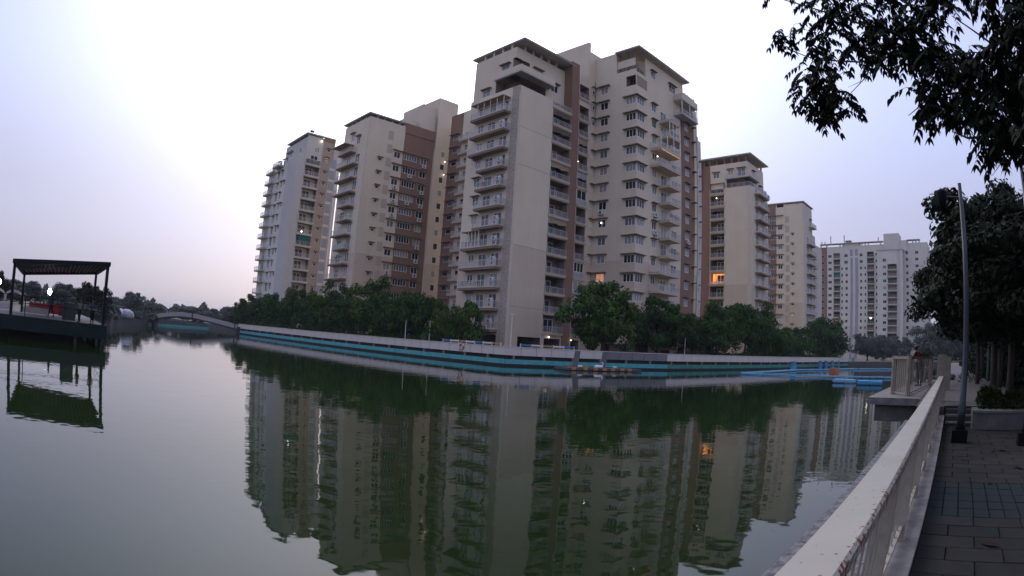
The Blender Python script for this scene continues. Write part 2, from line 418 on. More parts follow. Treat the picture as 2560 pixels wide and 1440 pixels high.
# canopies over the enclosed balconies
for n, a, b in ((12, 2.0, 9.9), (5, 5.6, 9.8)):
    mb = MB(); z = FB[n] + 2.45
    mb.box(-(b - a) / 2, (b - a) / 2, -1.5, 0, 0, .07, M_TANCLOTH, top=M_TRIM)
    o = mb.obj('canopy', B.root, fl.P((a + b) / 2, 0, z), fl.rot)
    for i in range(6):
        p = MB(); x = -(b - a) / 2 + .1 + (b - a - .2) * i / 5; p.box(x - .035, x + .035, -1.33, -1.26, -2.4, 0, M_FRAME); p.obj('canopy_post', o)
# ground: sloped porch roof and garage bays on the left face
for a, b in ((1.9, 5.2), (5.9, 9.6)): fl.hole(a, b, GZ, 3.75, 4.0, M_DARKROOM, M_ROOM)
mb = MB(); mb.poly([(-2.3, 9.9, 3.9), (-2.3, 3.9, 3.9), (0, 3.9, 4.0), (0, 9.9, 5.9)], M_CREAML); mb.box(-2.3, 0, 9.9, 10.3, GZ, 3.9, M_CREAML); mb.poly([(-2.3, 9.9, 3.9), (0, 9.9, 5.9), (0, 10.3, 5.9), (-2.3, 10.3, 3.9)], M_CREAML)
mb.box(-2.32, -2.0, 5.6, 6.0, GZ, 3.9, M_CREAML); mb.box(-2.3, 0, 3.9, 10.0, 3.65, 3.93, M_TRIM); mb.obj('porch', B.root)
# upper terrace faces
flt = B.face('L', .4, 1.7, 0, 10.0, 42.3, 50.0)
flt.hole(0, 4.5, 42.32, 44.8, 1.9, M_ROOM, M_ROOM, nol=True)
flt.hole(0, .7, 46.25, 48.0, 1.5, M_BROWN, M_ROOM, nol=True)
flt.win(1.4, 3.3, 45.6, 47.2, 2, awn=1, g=M_GLASS[3]); flt.win(5.7, 7.6, 42.55, 43.8, 2, awn=1, g=M_GLASS[3])
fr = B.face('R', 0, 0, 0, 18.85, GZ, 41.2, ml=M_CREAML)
fr.strip(0, .5, M_TRIM)
for a, b in ((2.5, 7.4), (8.2, 11.9), (14.5, 16.6)): fr.hole(a, b, GZ, 3.75, 5.0, M_DARKROOM, M_ROOM)
B_shade = {12: M_BROWNCLOTH, 9: M_TANCLOTH, 6: M_TANCLOTH, 11: M_BROWNCLOTH}
for n in range(1, 13):
    z = FB[n]
    if n == 1:
        fr.loggia(7.75, 12.15, z, d=.8, g=M_GLASS[1]); fr.win(7.95, 11.95, z + 1.1, z + 2.6, 2, g=M_GLASS[1]) if False else None
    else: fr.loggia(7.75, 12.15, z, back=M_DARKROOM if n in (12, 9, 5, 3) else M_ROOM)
    if n in B_shade: blind(fr, 7.8, 12.1, z + 1.75, z + 2.6, B_shade[n])
    if n in (3, 5, 6): potplants(fr, 8.2, 11.8, z + .9, -.35, 6, .6, n + 20)
    if n in (8, 4, 3, 2): # glazed second loggia
        fr.win(14.35, 16.8, z + 1.05, z + 2.62, 3 if n in (4,) else 2, g=M_GLASS[1] if n != 3 else M_GLASS[2], transom=(n == 2))
        place(slab_mesh(2.75, .22, .30, M_CREAML, M_TRIM), 'balcony', B.root, fr.P(15.57, 0, z), 0)
        place(rail_mesh(2.4, .14, 1.0, solid=M_GREYCLOTH), 'railing', B.root, fr.P(15.57, 0, z + .03), 0)
    else:
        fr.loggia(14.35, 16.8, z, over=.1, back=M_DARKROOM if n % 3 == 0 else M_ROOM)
    if n in (11, 9): blind(fr, 14.4, 16.75, z + 1.5, z + 2.6, M_TANCLOTH if n == 11 else M_GREYCLOTH)
frt = B.face('R', .4, 1.7, 0, 11.8, 42.3, 50.0)
frt.hole(0, 7.1, 42.32, 44.8, 2.0, M_ROOM, M_ROOM, nol=True); frt.hole(0, 3.1, 46.25, 48.0, 1.5, M_BROWN, M_ROOM, nol=True)
frt.win(8.3, 10.1, 44.9, 46.4, 2, awn=1, g=M_GLASS[0]); frt.win(4.0, 6.0, 46.3, 47.5, 2, awn=1, g=M_GLASS[2])
frt.strip(0, .01, M_CREAM)
fr2 = B.face('R', 0, 0, 14.1, 17.0, 41.2, 48.6)
for n, z in ((13, 41.2), (14, 45.3)):
    fr2.loggia(14.35, 16.9, z, h=2.7, over=.12)
B.mb.box(12.2, 14.1, -.10, 4.0, GZ, 51.6, M_BROWN, top=M_EDGE)
B.mb.box(0, 17.0, 0.3, 11.7, GZ, 41.2, M_CREAM, skip='fl'); B.mb.box(.4, 12.2, 1.7, 11.7, 41.22, 50.0, M_CREAM, skip='fl')
B.mb.box(14.1, 17, .02, 10, 41.25, 48.6, M_CREAM, skip='f', top=M_EDGE)
# slab over the terrace with parapets
mb = MB(); mb.box(0.0, 8.0, 0.0, 1.7, 44.8, 45.1, M_SOFFIT, top=M_TRIM); mb.box(0, .398, 1.702, 6.3, 44.8, 45.1, M_SOFFIT); mb.box(0, .12, 0, 6.3, 45.102, 46.1, M_CREAM, top=M_TRIM); mb.box(.122, 8.0, 0, .12, 45.102, 46.1, M_CREAM, top=M_TRIM); mb.box(7.88, 8.0, .122, 1.698, 45.102, 46.1, M_CREAM)
mb.box(-.03, 8.03, -.03, -.001, 44.9, 45.2, M_TRIM); mb.box(-.03, -.001, -.03, 6.3, 44.9, 45.2, M_TRIM)
mb.obj('terrace_slab', B.root)
parapet(B, 0.12, 7.7, 0.001, .12, 41.2, 42.3); parapet(B, 0.002, 12.2, .4, 1.69, 41.2, 41.3, M_TRIM, 'terrace_floor')
place(slab_mesh(4.6, .22, .30, M_CREAML, M_TRIM), 'balcony', B.root, (9.95, 0, 41.2), 0); o = place(rail_mesh(4.4, .14), 'railing', B.root, (9.95, 0, 41.23), 0)
potplants(frt, 7.0, 11.3, 41.9, 1.2, 7, .5, 3)
slab_roof(B, .2, 13.2, -.2, 12.7, 51.1)
posts(B, [(2.4 + 1.9 * i, 1.9) for i in range(5)] + [(.62, 3 + 2.2 * i) for i in range(4)], 50.0, 50.85, M_CREAM)
# core and stair head
fc = B.face('R', 0, .2, 17.0, 21.2, 41.2, 56.0); fcl = B.face('L', 17.0, .2, 0, 9.0, 48.6, 57.9)
B.mb.box(17.0, 17.5, .202, 9.2, 55.99, 57.9, M_CREAM, top=M_EDGE, skip='l'); B.mb.box(17.5, 21.2, .202, 9.2, 41.2, 56.0, M_CREAM, top=M_EDGE, skip='fl')
mb = MB()
for i, h in enumerate((1.6, 2.2, 1.3)): mb = MB(); mb.tube([(18.2 + i * .5, 1.2, 56), (18.2 + i * .5, 1.2, 56 + h)], .03, M_PIPE, 5); mb.ball((18.2 + i * .5, 1.2, 56 + h), .22, M_PIPE, 8, 4, .5); mb.obj('rooftop_dish', B.root)

# right wing
WX, WY = 18.85, -8.87
wl = B.face('L', WX, WY, 0, 8.87, GZ, 50.1, ml=M_CREAML); wr = B.face('R', WX, WY, 0, 21.6, GZ, 50.1, ml=M_CREAML)
FW = lambda n: 36.8 + 3.05 * (n - 12)
wr.strip(14.9, 20.2, M_BROWN, GZ, 49.3)
for a, b in ((1.0, 5.0), (7.5, 12.0), (15.0, 18.5)): wr.hole(a, b, GZ, 3.5, 5.0, M_DARKROOM, M_ROOM)
wl.hole(1.0, 6.0, GZ, 3.5, 4.0, M_DARKROOM, M_ROOM)
LONGW = {12: 1, 11: 1, 5: 1, 4: 1, 3: 1, 2: 1}
for n in range(1, 16):
    z = FW(n)
    if n >= 2:
        lit = n == 4
        wl.win(6.05, 7.7, z + 1.1, z + 2.5, 2, awn=1, aww=.9, g=M_LITW if lit else None, ac=(n == 8))
        # small window of the inner corner with its own shade
        fr3 = fr if False else None
        o = place(win_frame(.7, .8, 1), 'window', B.root, (18.2, -.02, z + 1.3), 0); place(win_pane(.7, .8, M_GLASS[1]), 'pane', o)
        place(awn_mesh(1.2, .55), 'sunshade', B.root, (18.2, 0, z + 2.62), 0)
        if n <= 14:
            wl.win(.12, 2.2, z + .95, z + 2.3, 3, g=M_GLASS[(n * 5) % 4]); wr.win(.12, 2.3, z + .95, z + 2.3, 3, g=M_GLASS[(n * 3 + 1) % 4])
            mb = MB(); mb.box(-.5, 2.8, -.5, 0, 0, .09, M_SHADE, top=M_BEAM); mb.box(-.5, 0, 0.0, 2.7, 0, .09, M_SHADE, top=M_BEAM); mb.box(-.505, 2.8, -.505, -.455, -.05, .07, M_SHADE); mb.box(-.505, -.455, -.45, 2.7, -.05, .07, M_SHADE)
            place(cached('cornershade', lambda: mb.mesh('sunshade')), 'sunshade', B.root, (WX, WY, z + 2.42))
    if n <= 14:
        wr.win(4.75, 6.1, z + 1.15, z + 2.55, 2, awn=1, awd=.6, ac=(n in (8, 7)))
        wr.win(16.4, 17.8, z + 1.5, z + 2.95, 2, awn=1, awd=.6, g=M_GLASS[(2, 3, 2)[n % 3]], ac=(n == 7))
        place(awn_mesh(.9, .8), 'sunshade', B.root, wr.P(19.6, 0, z + 2.9), 0)
    if 1 <= n <= 14:
        a0 = 4.2 if n in LONGW else 6.9
        if n >= 13: a0 = 7.2
        wr.balcony(a0, 10.9, z, 2.2, .40, m=M_CREAML)
        wr.win(7.6, 9.6, z + .05, z + 2.2, 2); wr.win(11.2, 13.2, z + .05, z + 2.2, 2)
        if n in (6, 8, 3, 13): potplants(wr, a0 + .5, 10.5, z + .6, 1.9, 6, .6, n + 50)
# enclosed balcony with white posts
for n in (12, 13):
    o = None
    for i in range(4):
        mb = MB(); mb.box(-.05, .05, -.05, .05, 0, 2.7, M_FRAME); mb.obj('balcony_post', B.root, wr.P((4.3 if n == 12 else 7.3) + (6.5 if n == 12 else 3.5) * i / 3, 2.12, FW(n)))
blind(wr, 8.2, 10.8, FW(12) + 1.3, FW(12) + 2.6, M_BROWNCLOTH, 2.05)
mb = MB()
for i in range(32): mb.ball((4.4 + i * .2, 2.2, .05 * sin(i * 1.3)), .045, M_FAIRY, 5, 3)
for v in range(len(mb.v)): x, y, zz = mb.v[v]; mb.v[v] = (WX + x, WY - y, zz)
FLo = mb.obj('fairy_lights', B.root, (0, 0, FW(12) - .42))
tag(FLo, kind='stuff'); bulb(B, wr.P(4.6, 1.2, FW(11) + 1.5), .16); bulb(B, wl.P(6.9, .2, FW(7) + 1.9), .18)
bulb(B, fr.P(8.9, .35, 3.95), .17); bulb(B, fr.P(14.2, .35, 3.7), .12); bulb(B, fr.P(15.0, -.5, FB[10] + 1.6), .12)
# enclosed corner room and planted terrace above the bay windows
wl.hole(.1, 2.1, 47.4, 49.35, 1.2, M_DARKROOM, M_ROOM, nol=True); wr.hole(.1, 3.4, 47.4, 49.35, .12, M_ROOM, M_TRIM, nol=True)
blind(wr, .2, 3.4, 47.42, 49.3, M_TANCLOTH); 
potplants(wl, .3, 5.0, 50.2, -.3, 9, 1.0, 91); potplants(wr, .3, 3.0, 50.2, -.4, 5, .9, 92)
wt = B.face('R', WX + 3.0, WY, 0, 13.3, 50.1, 54.0); wtl = B.face('L', WX + 3.0, WY, 0, 5.0, 50.1, 53.2)
wt.win(1.75, 3.1, 50.7, 52.1, 2, awn=1); wt.win(7.9, 10.2, 50.5, 52.0, 2, awn=1); wt.win(5.2, 6.4, 50.1 + .1, 51.2, 1) if False else None
B.mb.box(WX, WX + 21.6, WY, 0.2, GZ, 50.1, M_CREAM, skip='fl'); B.mb.box(WX + 3.0, WX + 16.3, WY, .2, 50.1, 53.2, M_CREAM, skip='fl')
B.mb.box(WX, WX + 3.0, WY + 4.2, .19, 50.1, 54.8, M_CREAM, top=M_EDGE); B.mb.box(WX + .02, WX + .2, WY + .02, WY + 4.2, 50.1, 50.6, M_CREAM, skip='')
slab_roof(B, WX - .6, WX + 17.2, WY - 1.2, WY + 4.19, 54.7)
posts(B, [(WX + .5, WY + .3), (WX + .5, WY + 3.8), (WX + .5, WY + 2.0)] , 50.6, 54.45, M_BROWN, .14)
B.mb.box(WX + .3, WX + .5, WY + .3, WY + 4.2, 51.5, 53.0, M_CREAM)
# terrace, pipe and lower side block at the far end
mb = MB(); mb.box(12.5, 18.7, -1.9, 0, 49.0, 49.3, M_SOFFIT, top=M_TRIM); mb.box(12.5, 18.7, -1.9, -1.8, 49.3, 50.3, M_CREAM); mb.box(12.5, 12.6, -1.8, 0, 49.3, 50.3, M_CREAM); mb.obj('terrace_slab', B.root, (WX, WY, 0))
mb = MB(); mb.box(12.5, 18.8, -1.9, 0, 46.0, 46.25, M_SOFFIT, top=M_TRIM); mb.obj('balcony', B.root, (WX, WY, 0)); place(rail_mesh(6.1, 1.8), 'railing', B.root, (WX + 15.6, WY, 46.25))
for x in (12.7, 15.7, 18.6):
    p = MB(); p.box(-.06, .06, -.06, .06, 0, 2.8, M_FRAME); p.obj('balcony_post', B.root, (WX + x, WY - 1.75, 46.25))
potplants(wr, 13.5, 18.3, 50.2, 1.5, 8, .9, 95)
mb = MB(); mb.tube([(0, 0, GZ), (0, 0, 44.5)], .14, M_PIPE, 8); mb.obj('drain_pipe', B.root, (WX + 21.35, WY - .18, 0))
B.mb.box(WX + 21.6, WX + 24.0, WY + .5, .1, GZ, 44.4, M_PALE, top=M_EDGE); B.mb.box(WX + 16.3, WX + 21.6, WY + .3, .1, 50.1, 52.6, M_CREAM, top=M_EDGE)
for n in range(2, 13):
    place(awn_mesh(.9, .8), 'sunshade', B.root, (WX + 22.6, WY + .5, FW(n) + 2.9))
    o = place(win_frame(.9, 1.1, 1), 'window', B.root, (WX + 22.6, WY + .4, FW(n) + 1.5)); place(win_pane(.9, 1.1, M_GLASS[n % 4]), 'pane', o)
mb = MB()
for z in (8.0, 17.0, 29.3, 35.4): mb.box(.52, 7.7, -.003, .01, z, z + .05, M_BEAM)
tag(mb.obj('wall_joint', B.root), kind='stuff')
B.finish()

# ================================================================= tower A (left of the nearest)
A = Bld('apartment_tower', (-31.6, 112.7), 'beige tower with brown window bay and dark eave, second from the left')
FA = lambda n: 37.55 + 3.0 * (n - 12)
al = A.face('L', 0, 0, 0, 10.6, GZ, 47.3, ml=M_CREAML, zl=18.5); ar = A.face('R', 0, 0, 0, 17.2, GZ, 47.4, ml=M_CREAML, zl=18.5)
ar.strip(0, .35, M_TRIM); [ar.strip(5.1, 6.4, M_PATCH, FA(n) - .1, FA(n) + 1.9) for n in range(2, 15)]; ar.strip(9.2, 17.2, M_BROWN)
for n in range(1, 15):
    z = FA(n)
    if n == 14: al.win(5.6, 7.2, z - .6, z + 1.3, 2, awn=1); al.win(2.9, 4.4, z - 1.6, z + .1, 2, awn=1)
    elif n <= 12:
        e = 10.2 if n in (12, 11, 10, 2, 4) else (7.2 if n in (9, 8, 6) else 9.0)
        al.balcony(2.5, e, z - .2, 1.4, .36, solid=M_GREYCLOTH if n in (6,) else None, step=.22)
        al.win(2.3, 4.0, z + .2, z + 2.1, 2, awn=(n in (9, 8, 7, 6, 4)), ac=(n % 3 == 0)); al.win(6.2, 8.2, z, z + 2.0, 2)
        if n in (8, 9, 5): potplants(al, 3, 7.0, z + .4, 1.1, 5, .8, n)
    if 2 <= n <= 12:
        ar.win(3.2, 4.0, z + .75, z + 1.35, 1, awn=1, g=M_GLASS[1], awd=.6, aww=.6)
    if n <= 13:
        ar.win(6.95, 8.55, z + 2.3 - 3.0, z + 3.65 - 3.0, 2, awn=0, ac=(n in (11, 10, 9, 5, 4)))
        ar.win(9.5, 12.9, z + 2.45 - 3.0, z + 3.8 - 3.0, 5, ac=(n in (12, 10, 3)), g=M_GLASS[(n * 3) % 4])
        ar.win(13.9, 15.6, z + 2.4 - 3.0, z + 3.8 - 3.0, 2, awn=1, ac=(n % 4 != 0))
        place(awn_mesh(6.7, .5), 'sunshade', A.root, ar.P(9.9, 0, z + 3.92 - 3.0), 0)
mb = MB(); mb.box(-2.4, 0, 5.4, 11.6, 42.0, 42.12, M_TANCLOTH, top=M_TRIM)
mb.obj('canopy', A.root); al.balcony(4.2, 10.0, 40.3, 1.4, .3)
A.mb.box(0, 17.2, .3, 10.6, GZ, 47.3, M_CREAM, skip='fl', top=M_EDGE); A.mb.box(9.2, 17.2, -.12, -.001, 46.0, 48.3, M_BROWN, top=M_EDGE); A.mb.box(9.2, 17.2, 0.001, .3, 47.4, 48.3, M_BROWN)
slab_roof(A, -.3, 9.3, -.3, 11.5, 48.2); posts(A, [(2 + 1.9 * i, .4) for i in range(4)] + [(.4, 2.4 + 2 * i) for i in range(4)], 47.3, 47.98, M_CREAM)
# core
ac_ = A.face('R', 0, -.5, 17.2, 22.3, GZ, 52.0, ml=M_CREAML, zl=18.5)
for n in range(2, 15): ac_.win(18.9, 20.1, FA(n) + 2.2 - 3, FA(n) + 3.6 - 3, 1, g=M_GLASS[n % 3])
acl = A.face('L', 17.2, -.5, 0, 9.5, 44, 56.8); acr = A.face('R', 0, -.5, 17.2, 22.6, 52.0, 56.8)
A.mb.box(17.2, 22.6, -.499, 6, 51.9, 56.8, M_CREAM, skip='fl', top=M_EDGE); A.mb.box(17.2, 24, -.499, 9, GZ, 52, M_CREAM, skip='f')
A.mb.box(13.5, 17.2, .5, 8.5, 46.6, 54.4, M_CREAM, top=M_EDGE); A.mb.box(10.0, 13.5, 2.0, 8.5, 46.6, 50.3, M_CREAM, top=M_EDGE)
bulb(A, ac_.P(19.9, .4, FA(13) + 1.2), .17); bulb(A, ac_.P(19.9, .4, FA(12) + 1.2), .17); 
# its right wing, mostly hidden behind the nearest tower
AX = 18.9
aw = A.face('L', AX, -24.0, 0, 20.6, GZ, 51.8, m=M_BROWN); aw.strip(0, 16.3, M_CREAM)
for n in range(1, 16):
    z = FA(n) + 1.2
    if n <= 14:
        aw.win(17.6, 19.4, z + .9, z + 1.9, 1, g=M_GLASS[(n * 3) % 4], awn=1, aww=.9, awd=.9)
        aw.win(13.9, 15.2, z + .8, z + 2.0, 1, g=M_GLASS[n % 4])
        aw.balcony(10.5, 16.2, z, 1.0, .3, m=M_CREAML)
A.mb.box(AX, AX + 12, -24, -3.4, GZ, 51.8, M_CREAM, skip='l', top=M_EDGE)
A.finish()

# ================================================================= tower T (leftmost)
T = Bld('apartment_tower', (-53.2, 133.7), 'pale grey tower with a tall blank column, leftmost of the towers')
FT = lambda n: 40.2 + 2.93 * (n - 12)
tl = T.face('L', -2.1, 0, .0, 19.5, GZ, 44.0, m=M_WHITEW); tr = T.face('R', 0, 0, -2.1, 10.2, GZ, 44.4, m=M_WHITEW)
tr.strip(-2.1, .3, M_LGREY); tl.strip(0, 5.9, M_LGREY); tr.strip(4.4, 7.3, M_TAN)
for n in range(1, 14):
    z = FT(n)
    tr.loggia(.35, 4.4, z, h=2.5, d=1.5, e=M_WHITEW, back=M_PALE if n % 3 else M_ROOM, over=.2)
    if n == 6: blind(tr, .9, 4.3, z + .9, z + 2.45, M_GREENCLOTH)
    tr.win(5.7, 6.5, z + 1.3, z + 1.95, 1, awn=1, g=M_GLASS[1], awd=.5)
    place((lambda: cached('Tgrey', lambda: (lambda k: (k.box(-.75, .75, -.06, 0, 0, 2.25, M_GREYW), k.mesh('grey_panel'))[1])(MB())))(), 'grey_panel', T.root, (8.15, 0, z + .3))
    tl.balcony(14.2, 19.3, z, 1.2, .3, m=M_PALE, e=M_WHITEW, step=.3); tl.win(15, 17.5, z, z + 2.1, 2)
    tl.win(8.2, 9.2, z + .6, z + 2.1, 1, awn=1); tl.win(10.8, 12.3, z + .2, z + 2.1, 2, awn=1, ac=n % 2)
    if n % 2: tl.win(6.4, 7.3, z + 1.0, z + 2.0, 1, awn=1)
tr2 = T.face('R', 0, 0, -.0, 8.0, 44.4, 50.6, m=M_PALE); tr2.strip(4.6, 8.0, M_TAN)
tl2 = T.face('L', 0, 0, 0, 14.3, 44.0, 50.2, m=M_LGREY)
tr2.win(2.4, 3.8, 46.4, 47.9, 2); tr2.win(1.5, 3.6, 44.42, 45.6, 2); tl2.win(9.0, 12.8, 46.6, 48.2, 3, awn=1); tl2.win(3, 4.5, 46.6, 47.9, 2)
tr2.win(5.9, 6.9, 47.4, 48.1, 1, awn=1, g=M_GLASS[1]); tr2.win(5.6, 6.6, 44.9, 45.7, 1, awn=1, g=M_LITW)
tl.balcony(9.0, 13.4, 43.9, 1.6, .3, m=M_PALE, e=M_WHITEW)
T.mb.box(-2.1, 10.2, .3, 19.5, GZ, 44.0, M_PALE, skip='fl', top=M_WHITEW); T.mb.box(0, 8.0, 0.002, 14.3, 43.9, 50.4, M_PALE, skip='fl', top=M_EDGE); T.mb.box(8.0, 12.5, 1.5, 9, 44.0, 49.4, M_PALE, top=M_EDGE)
slab_roof(T, -.5, 4.6, -.4, 13.3, 51.1); posts(T, [(.4, 2 + 2.4 * i) for i in range(5)] + [(2.2, .3), (3.8, .3)], 50.2, 50.9)
T.mb.box(4.6, 8.0, -.1, 0, 50.0, 51.2, M_BROWN, top=M_EDGE)
mb = MB(); mb.tube([(0, 0, GZ), (0, 0, 49)], .2, M_PIPE, 8); mb.obj('drain_pipe', T.root, (9.3, -.25, 0))
mb = MB()
for x, y, h in ((1.5, 2, 1.8), (2.0, 2.2, 1.7), (4.6, 2, 1.3), (5.2, 2, 1.6), (5.8, 2.0, 1.5), (6.2, 1, 1.0)): mb = MB(); mb.tube([(x, y, 50.9), (x, y, 51.1 + h)], .05, M_EDGE, 5); mb.obj('rooftop_aerial', T.root)
mb = MB(); mb.box(1.3, 2.3, 1.8, 2.4, 52.3, 52.7, M_EDGE); mb.obj('rooftop_box', T.root)
bulb(T, (3.8, -.5, 49.6), .3); bulb(T, tr.P(1.6, .2, FT(7) + .4), .26)
T.finish()

# ================================================================= tower C (first to the right of the nearest)
C = Bld('apartment_tower', (52.3, 120.4), 'beige tower with one brightly lit orange balcony, first to the right of the nearest tower')
FC = lambda n: 39.35 + 3.02 * (n - 12)
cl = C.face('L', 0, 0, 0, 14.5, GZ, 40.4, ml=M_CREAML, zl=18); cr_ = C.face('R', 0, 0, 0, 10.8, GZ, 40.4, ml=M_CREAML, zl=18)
cl.strip(10.75, 14.5, M_BROWN); cl.strip(0, 1.0, M_TRIM)
for n in range(1, 13):
    z = FC(n); lit = n == 5
    cl.loggia(6.95, 10.6, z, h=2.5, d=1.5, back=M_LIT if lit else (M_ROOM if n % 2 else M_DARKROOM), over=.15)
    if lit:
        mb = MB()
        for i in range(13): mb.box(-1.8 + i * .295, -1.72 + i * .295, -.03, .03, 0, 2.4, M_BROWNCLOTH if i % 3 else M_LITW)
        mb.box(-1.8, 1.8, -.02, .02, .05, .5, M_LITW); mb.obj('balcony_curtain', C.root, cl.P(8.78, -.3, z + .1), cl.rot)
    if n in (10, 2): blind(cl, 7.0, 10.55, z + 1.7, z + 2.5, M_BROWNCLOTH)
    cr_.balcony(2.3, 8.7, z - .3, 1.3, .4, m=M_BROWN if n % 3 == 1 else M_BEAM, step=.22)
    cr_.win(2.6, 4.3, z, z + 2.1, 2); cr_.win(6.2, 8.0, z, z + 2.1, 2); cr_.win(9.2, 10.3, z + .8, z + 2.1, 1)
    if n % 3 == 0: place(ac_mesh(), 'air_conditioner', C.root, cr_.P(9, .8, z), 0)
clt = C.face('L', .5, .8, 0, 12.0, 40.4, 46.5); crt = C.face('R', .5, .8, 0, 9.9, 40.4, 46.5)
clt.strip(9.9, 12, M_BROWN)
clt.hole(0, 5.6, 40.45, 42.6, 1.5, M_ROOM, M_ROOM, nol=True); crt.hole(0, 5.2, 40.45, 42.6, 1.5, M_ROOM, M_ROOM, nol=True)
clt.win(7.5, 9.1, 43.2, 44.5, 2, awn=1); clt.win(3.8, 5.2, 43.6, 44.9, 2, awn=1); clt.win(.6, 2.6, 43.1, 44.9, 2, awn=1, g=M_GLASS[3]); crt.win(2.6, 4.0, 43.2, 44.8, 2, awn=1); crt.win(6.6, 8.0, 40.7, 42.1, 2, awn=1)
mb = MB(); mb.box(0, 6.2, 0, .8, 42.6, 42.9, M_SOFFIT, top=M_TRIM); mb.box(0, .498, .801, 6.6, 42.6, 42.9, M_SOFFIT); mb.obj('terrace_slab', C.root)
place(rail_mesh(6.2, .1, 1.0, step=.25), 'railing', C.root, (3.1, .15, 42.9)); place(rail_mesh(6.4, .1, 1.0, step=.25), 'railing', C.root, (.15, 3.3, 42.9), -pi / 2)
C.mb.box(0, 10.8, .3, 14.5, GZ, 40.4, M_CREAM, skip='fl', top=M_TRIM); C.mb.box(.5, 10.4, .801, 12.8, 40.4, 46.5, M_CREAM, skip='fl'); C.mb.box(0.02, .5, 12.8, 14.5, 40.4, 47.9, M_BROWN); C.mb.box(.5, 4, 12.8, 14.5, 40.4, 47.9, M_BROWN)
place(rail_mesh(6.4, .1, 1.0, step=.25), 'railing', C.root, (.15, 3.3, 40.4), -pi / 2); place(rail_mesh(10.0, .1, 1.0, step=.25), 'railing', C.root, (5.4, .15, 40.4))
slab_roof(C, -.2, 11.4, -.4, 14.2, 48.2); posts(C, [(.7, 1.2), (.7, 3.0), (.7, 4.9), (.7, 6.9), (.7, 8.9), (.7, 10.8), (.7, 12.4)], 46.5, 47.95, M_BROWN, .2); posts(C, [(10.1, 1.2), (10.1, 6.0), (10.1, 12)], 46.5, 47.95, M_CREAM, .2)
C.mb.box(1, 10, 12.8, 13.2, 40.4, 46.4, M_CREAM)
bulb(C, cl.P(8.9, .1, FC(11) + 1.9), .2)
C.finish()

# ================================================================= tower D
D = Bld('apartment_tower', (84.7, 154.2), 'smaller looking beige tower between the one with the lit balcony and the far white block')
FD = lambda n: 36.0 + 2.97 * (n - 12)
dl = D.face('L', 0, 0, 0, 14, GZ, 46.9, ml=M_CREAML, zl=18); dr = D.face('R', 0, 0, 0, 9.4, GZ, 46.9, m=M_PALE)
dl.strip(9.2, 14, M_BROWN); [dl.strip(4.8, 6.1, M_PATCH, FD(n), FD(n) + 2.0) for n in range(2, 15)]; dl.strip(0, .5, M_TRIM)
for n in range(1, 15):
    z = FD(n)
    if n <= 14:
        dl.win(7.1, 8.6, z + .95, z + 2.2, 2, g=M_LITW if n == 2 else None) if n < 14 else None
        dl.win(9.6, 11.3, z + .95, z + 2.2, 3); place(awn_mesh(5.2, .5), 'sunshade', D.root, dl.P(9.3, 0, z + 2.35), dl.rot)
    if n <= 12:
        dl.win(3.4, 4.1, z + 1.9, z + 2.5, 1, awn=1, g=M_GLASS[1], awd=.55, g_=None) if False else dl.win(3.4, 4.1, z + 1.9, z + 2.5, 1, awn=1, g=M_LITW if n == 4 else M_GLASS[1])
        dr.balcony(2.7, 8.4, z - .3, 1.3, .4, m=M_BROWN, e=M_PALE, step=.3); dr.win(3.2, 5, z, z + 2.1, 2); dr.win(6.5, 8.5, z, z + 2.1, 2)
    elif n == 14: dr.win(6.4, 8.0, z + .1, z + 1.9, 2, awn=1); dr.balcony(5.6, 10.2, z - .4, 1.3, .3, m=M_PALE, e=M_PALE)
D.mb.box(0, 9.4, .3, 14, GZ, 46.9, M_CREAM, skip='fl', top=M_EDGE)
D.mb.box(9.4, 14.5, .6, 9, GZ, 40.0, M_PALE, top=M_EDGE); D.mb.box(14.5, 25.5, 1.4, 9, GZ, 38.0, M_PALE, top=M_EDGE)
for n in range(1, 12):
    o = place(slab_mesh(3.0, 1.1, .3, M_PALE, M_WHITEW), 'balcony', D.root, (12.6, .6, FD(n) - .3)); place(rail_mesh(2.9, 1.0, step=.3), 'railing', o, (0, 0, .03))
    o = place(win_frame(1.5, 1.6, 2), 'window', D.root, (16.0, 1.3, FD(n) + .6)); place(win_pane(1.5, 1.6, M_GLASS[n % 3]), 'pane', o)
slab_roof(D, -.2, 10.6, -.3, 14.2, 48.2); posts(D, [(.5, 6.4), (.5, 9.1), (.6, 1.0), (9.0, 1), (9.0, 6.4), (9, 9.1)], 46.9, 47.95, M_CREAM, .22)
D.mb.box(0.02, 9.4, 0.02, 6.3, 46.9, 47.6, M_CREAM, skip='b'); D.mb.box(0.02, 4, 9.3, 14, 46.9, 47.9, M_BROWN, skip='b')
D.finish()

# ================================================================= far white block E
V136 = az(136)
pe = Vector((143.6, 235.4)) + V136 * 48.5
E_ = Bld('apartment_block', (pe.x, pe.y), 'wide white apartment block with many small windows and a square rooftop box, farthest away')
e1 = E_.face('L', 0, 0, 0, 53.4, GZ, 52.0, m=M_WHITEW, ml=M_PALE, zl=16)
yy = lambda s: 48.5 - s
def estrip(a, b, m, **k): e1.strip(yy(b), yy(a), m, **k)
estrip(-4.9, -1.4, M_BROWN); estrip(10.2, 11.5, M_GREYW, z1=46.6); estrip(12.6, 14.1, M_GREYW, z1=46.6); estrip(10.2, 11.5, M_GREYW, z0=47.4, z1=50.4); estrip(12.6, 14.1, M_GREYW, z0=47.4, z1=50.4)
def ewin(s0, s1, zc, h, n=1, g=None, face=None): (face or e1).win(yy(s1), yy(s0), zc - h / 2, zc + h / 2, n, g=g or random.choice((M_GLASS[0], M_GLASS[1], M_GLASS[1])), fm=M_PALE)
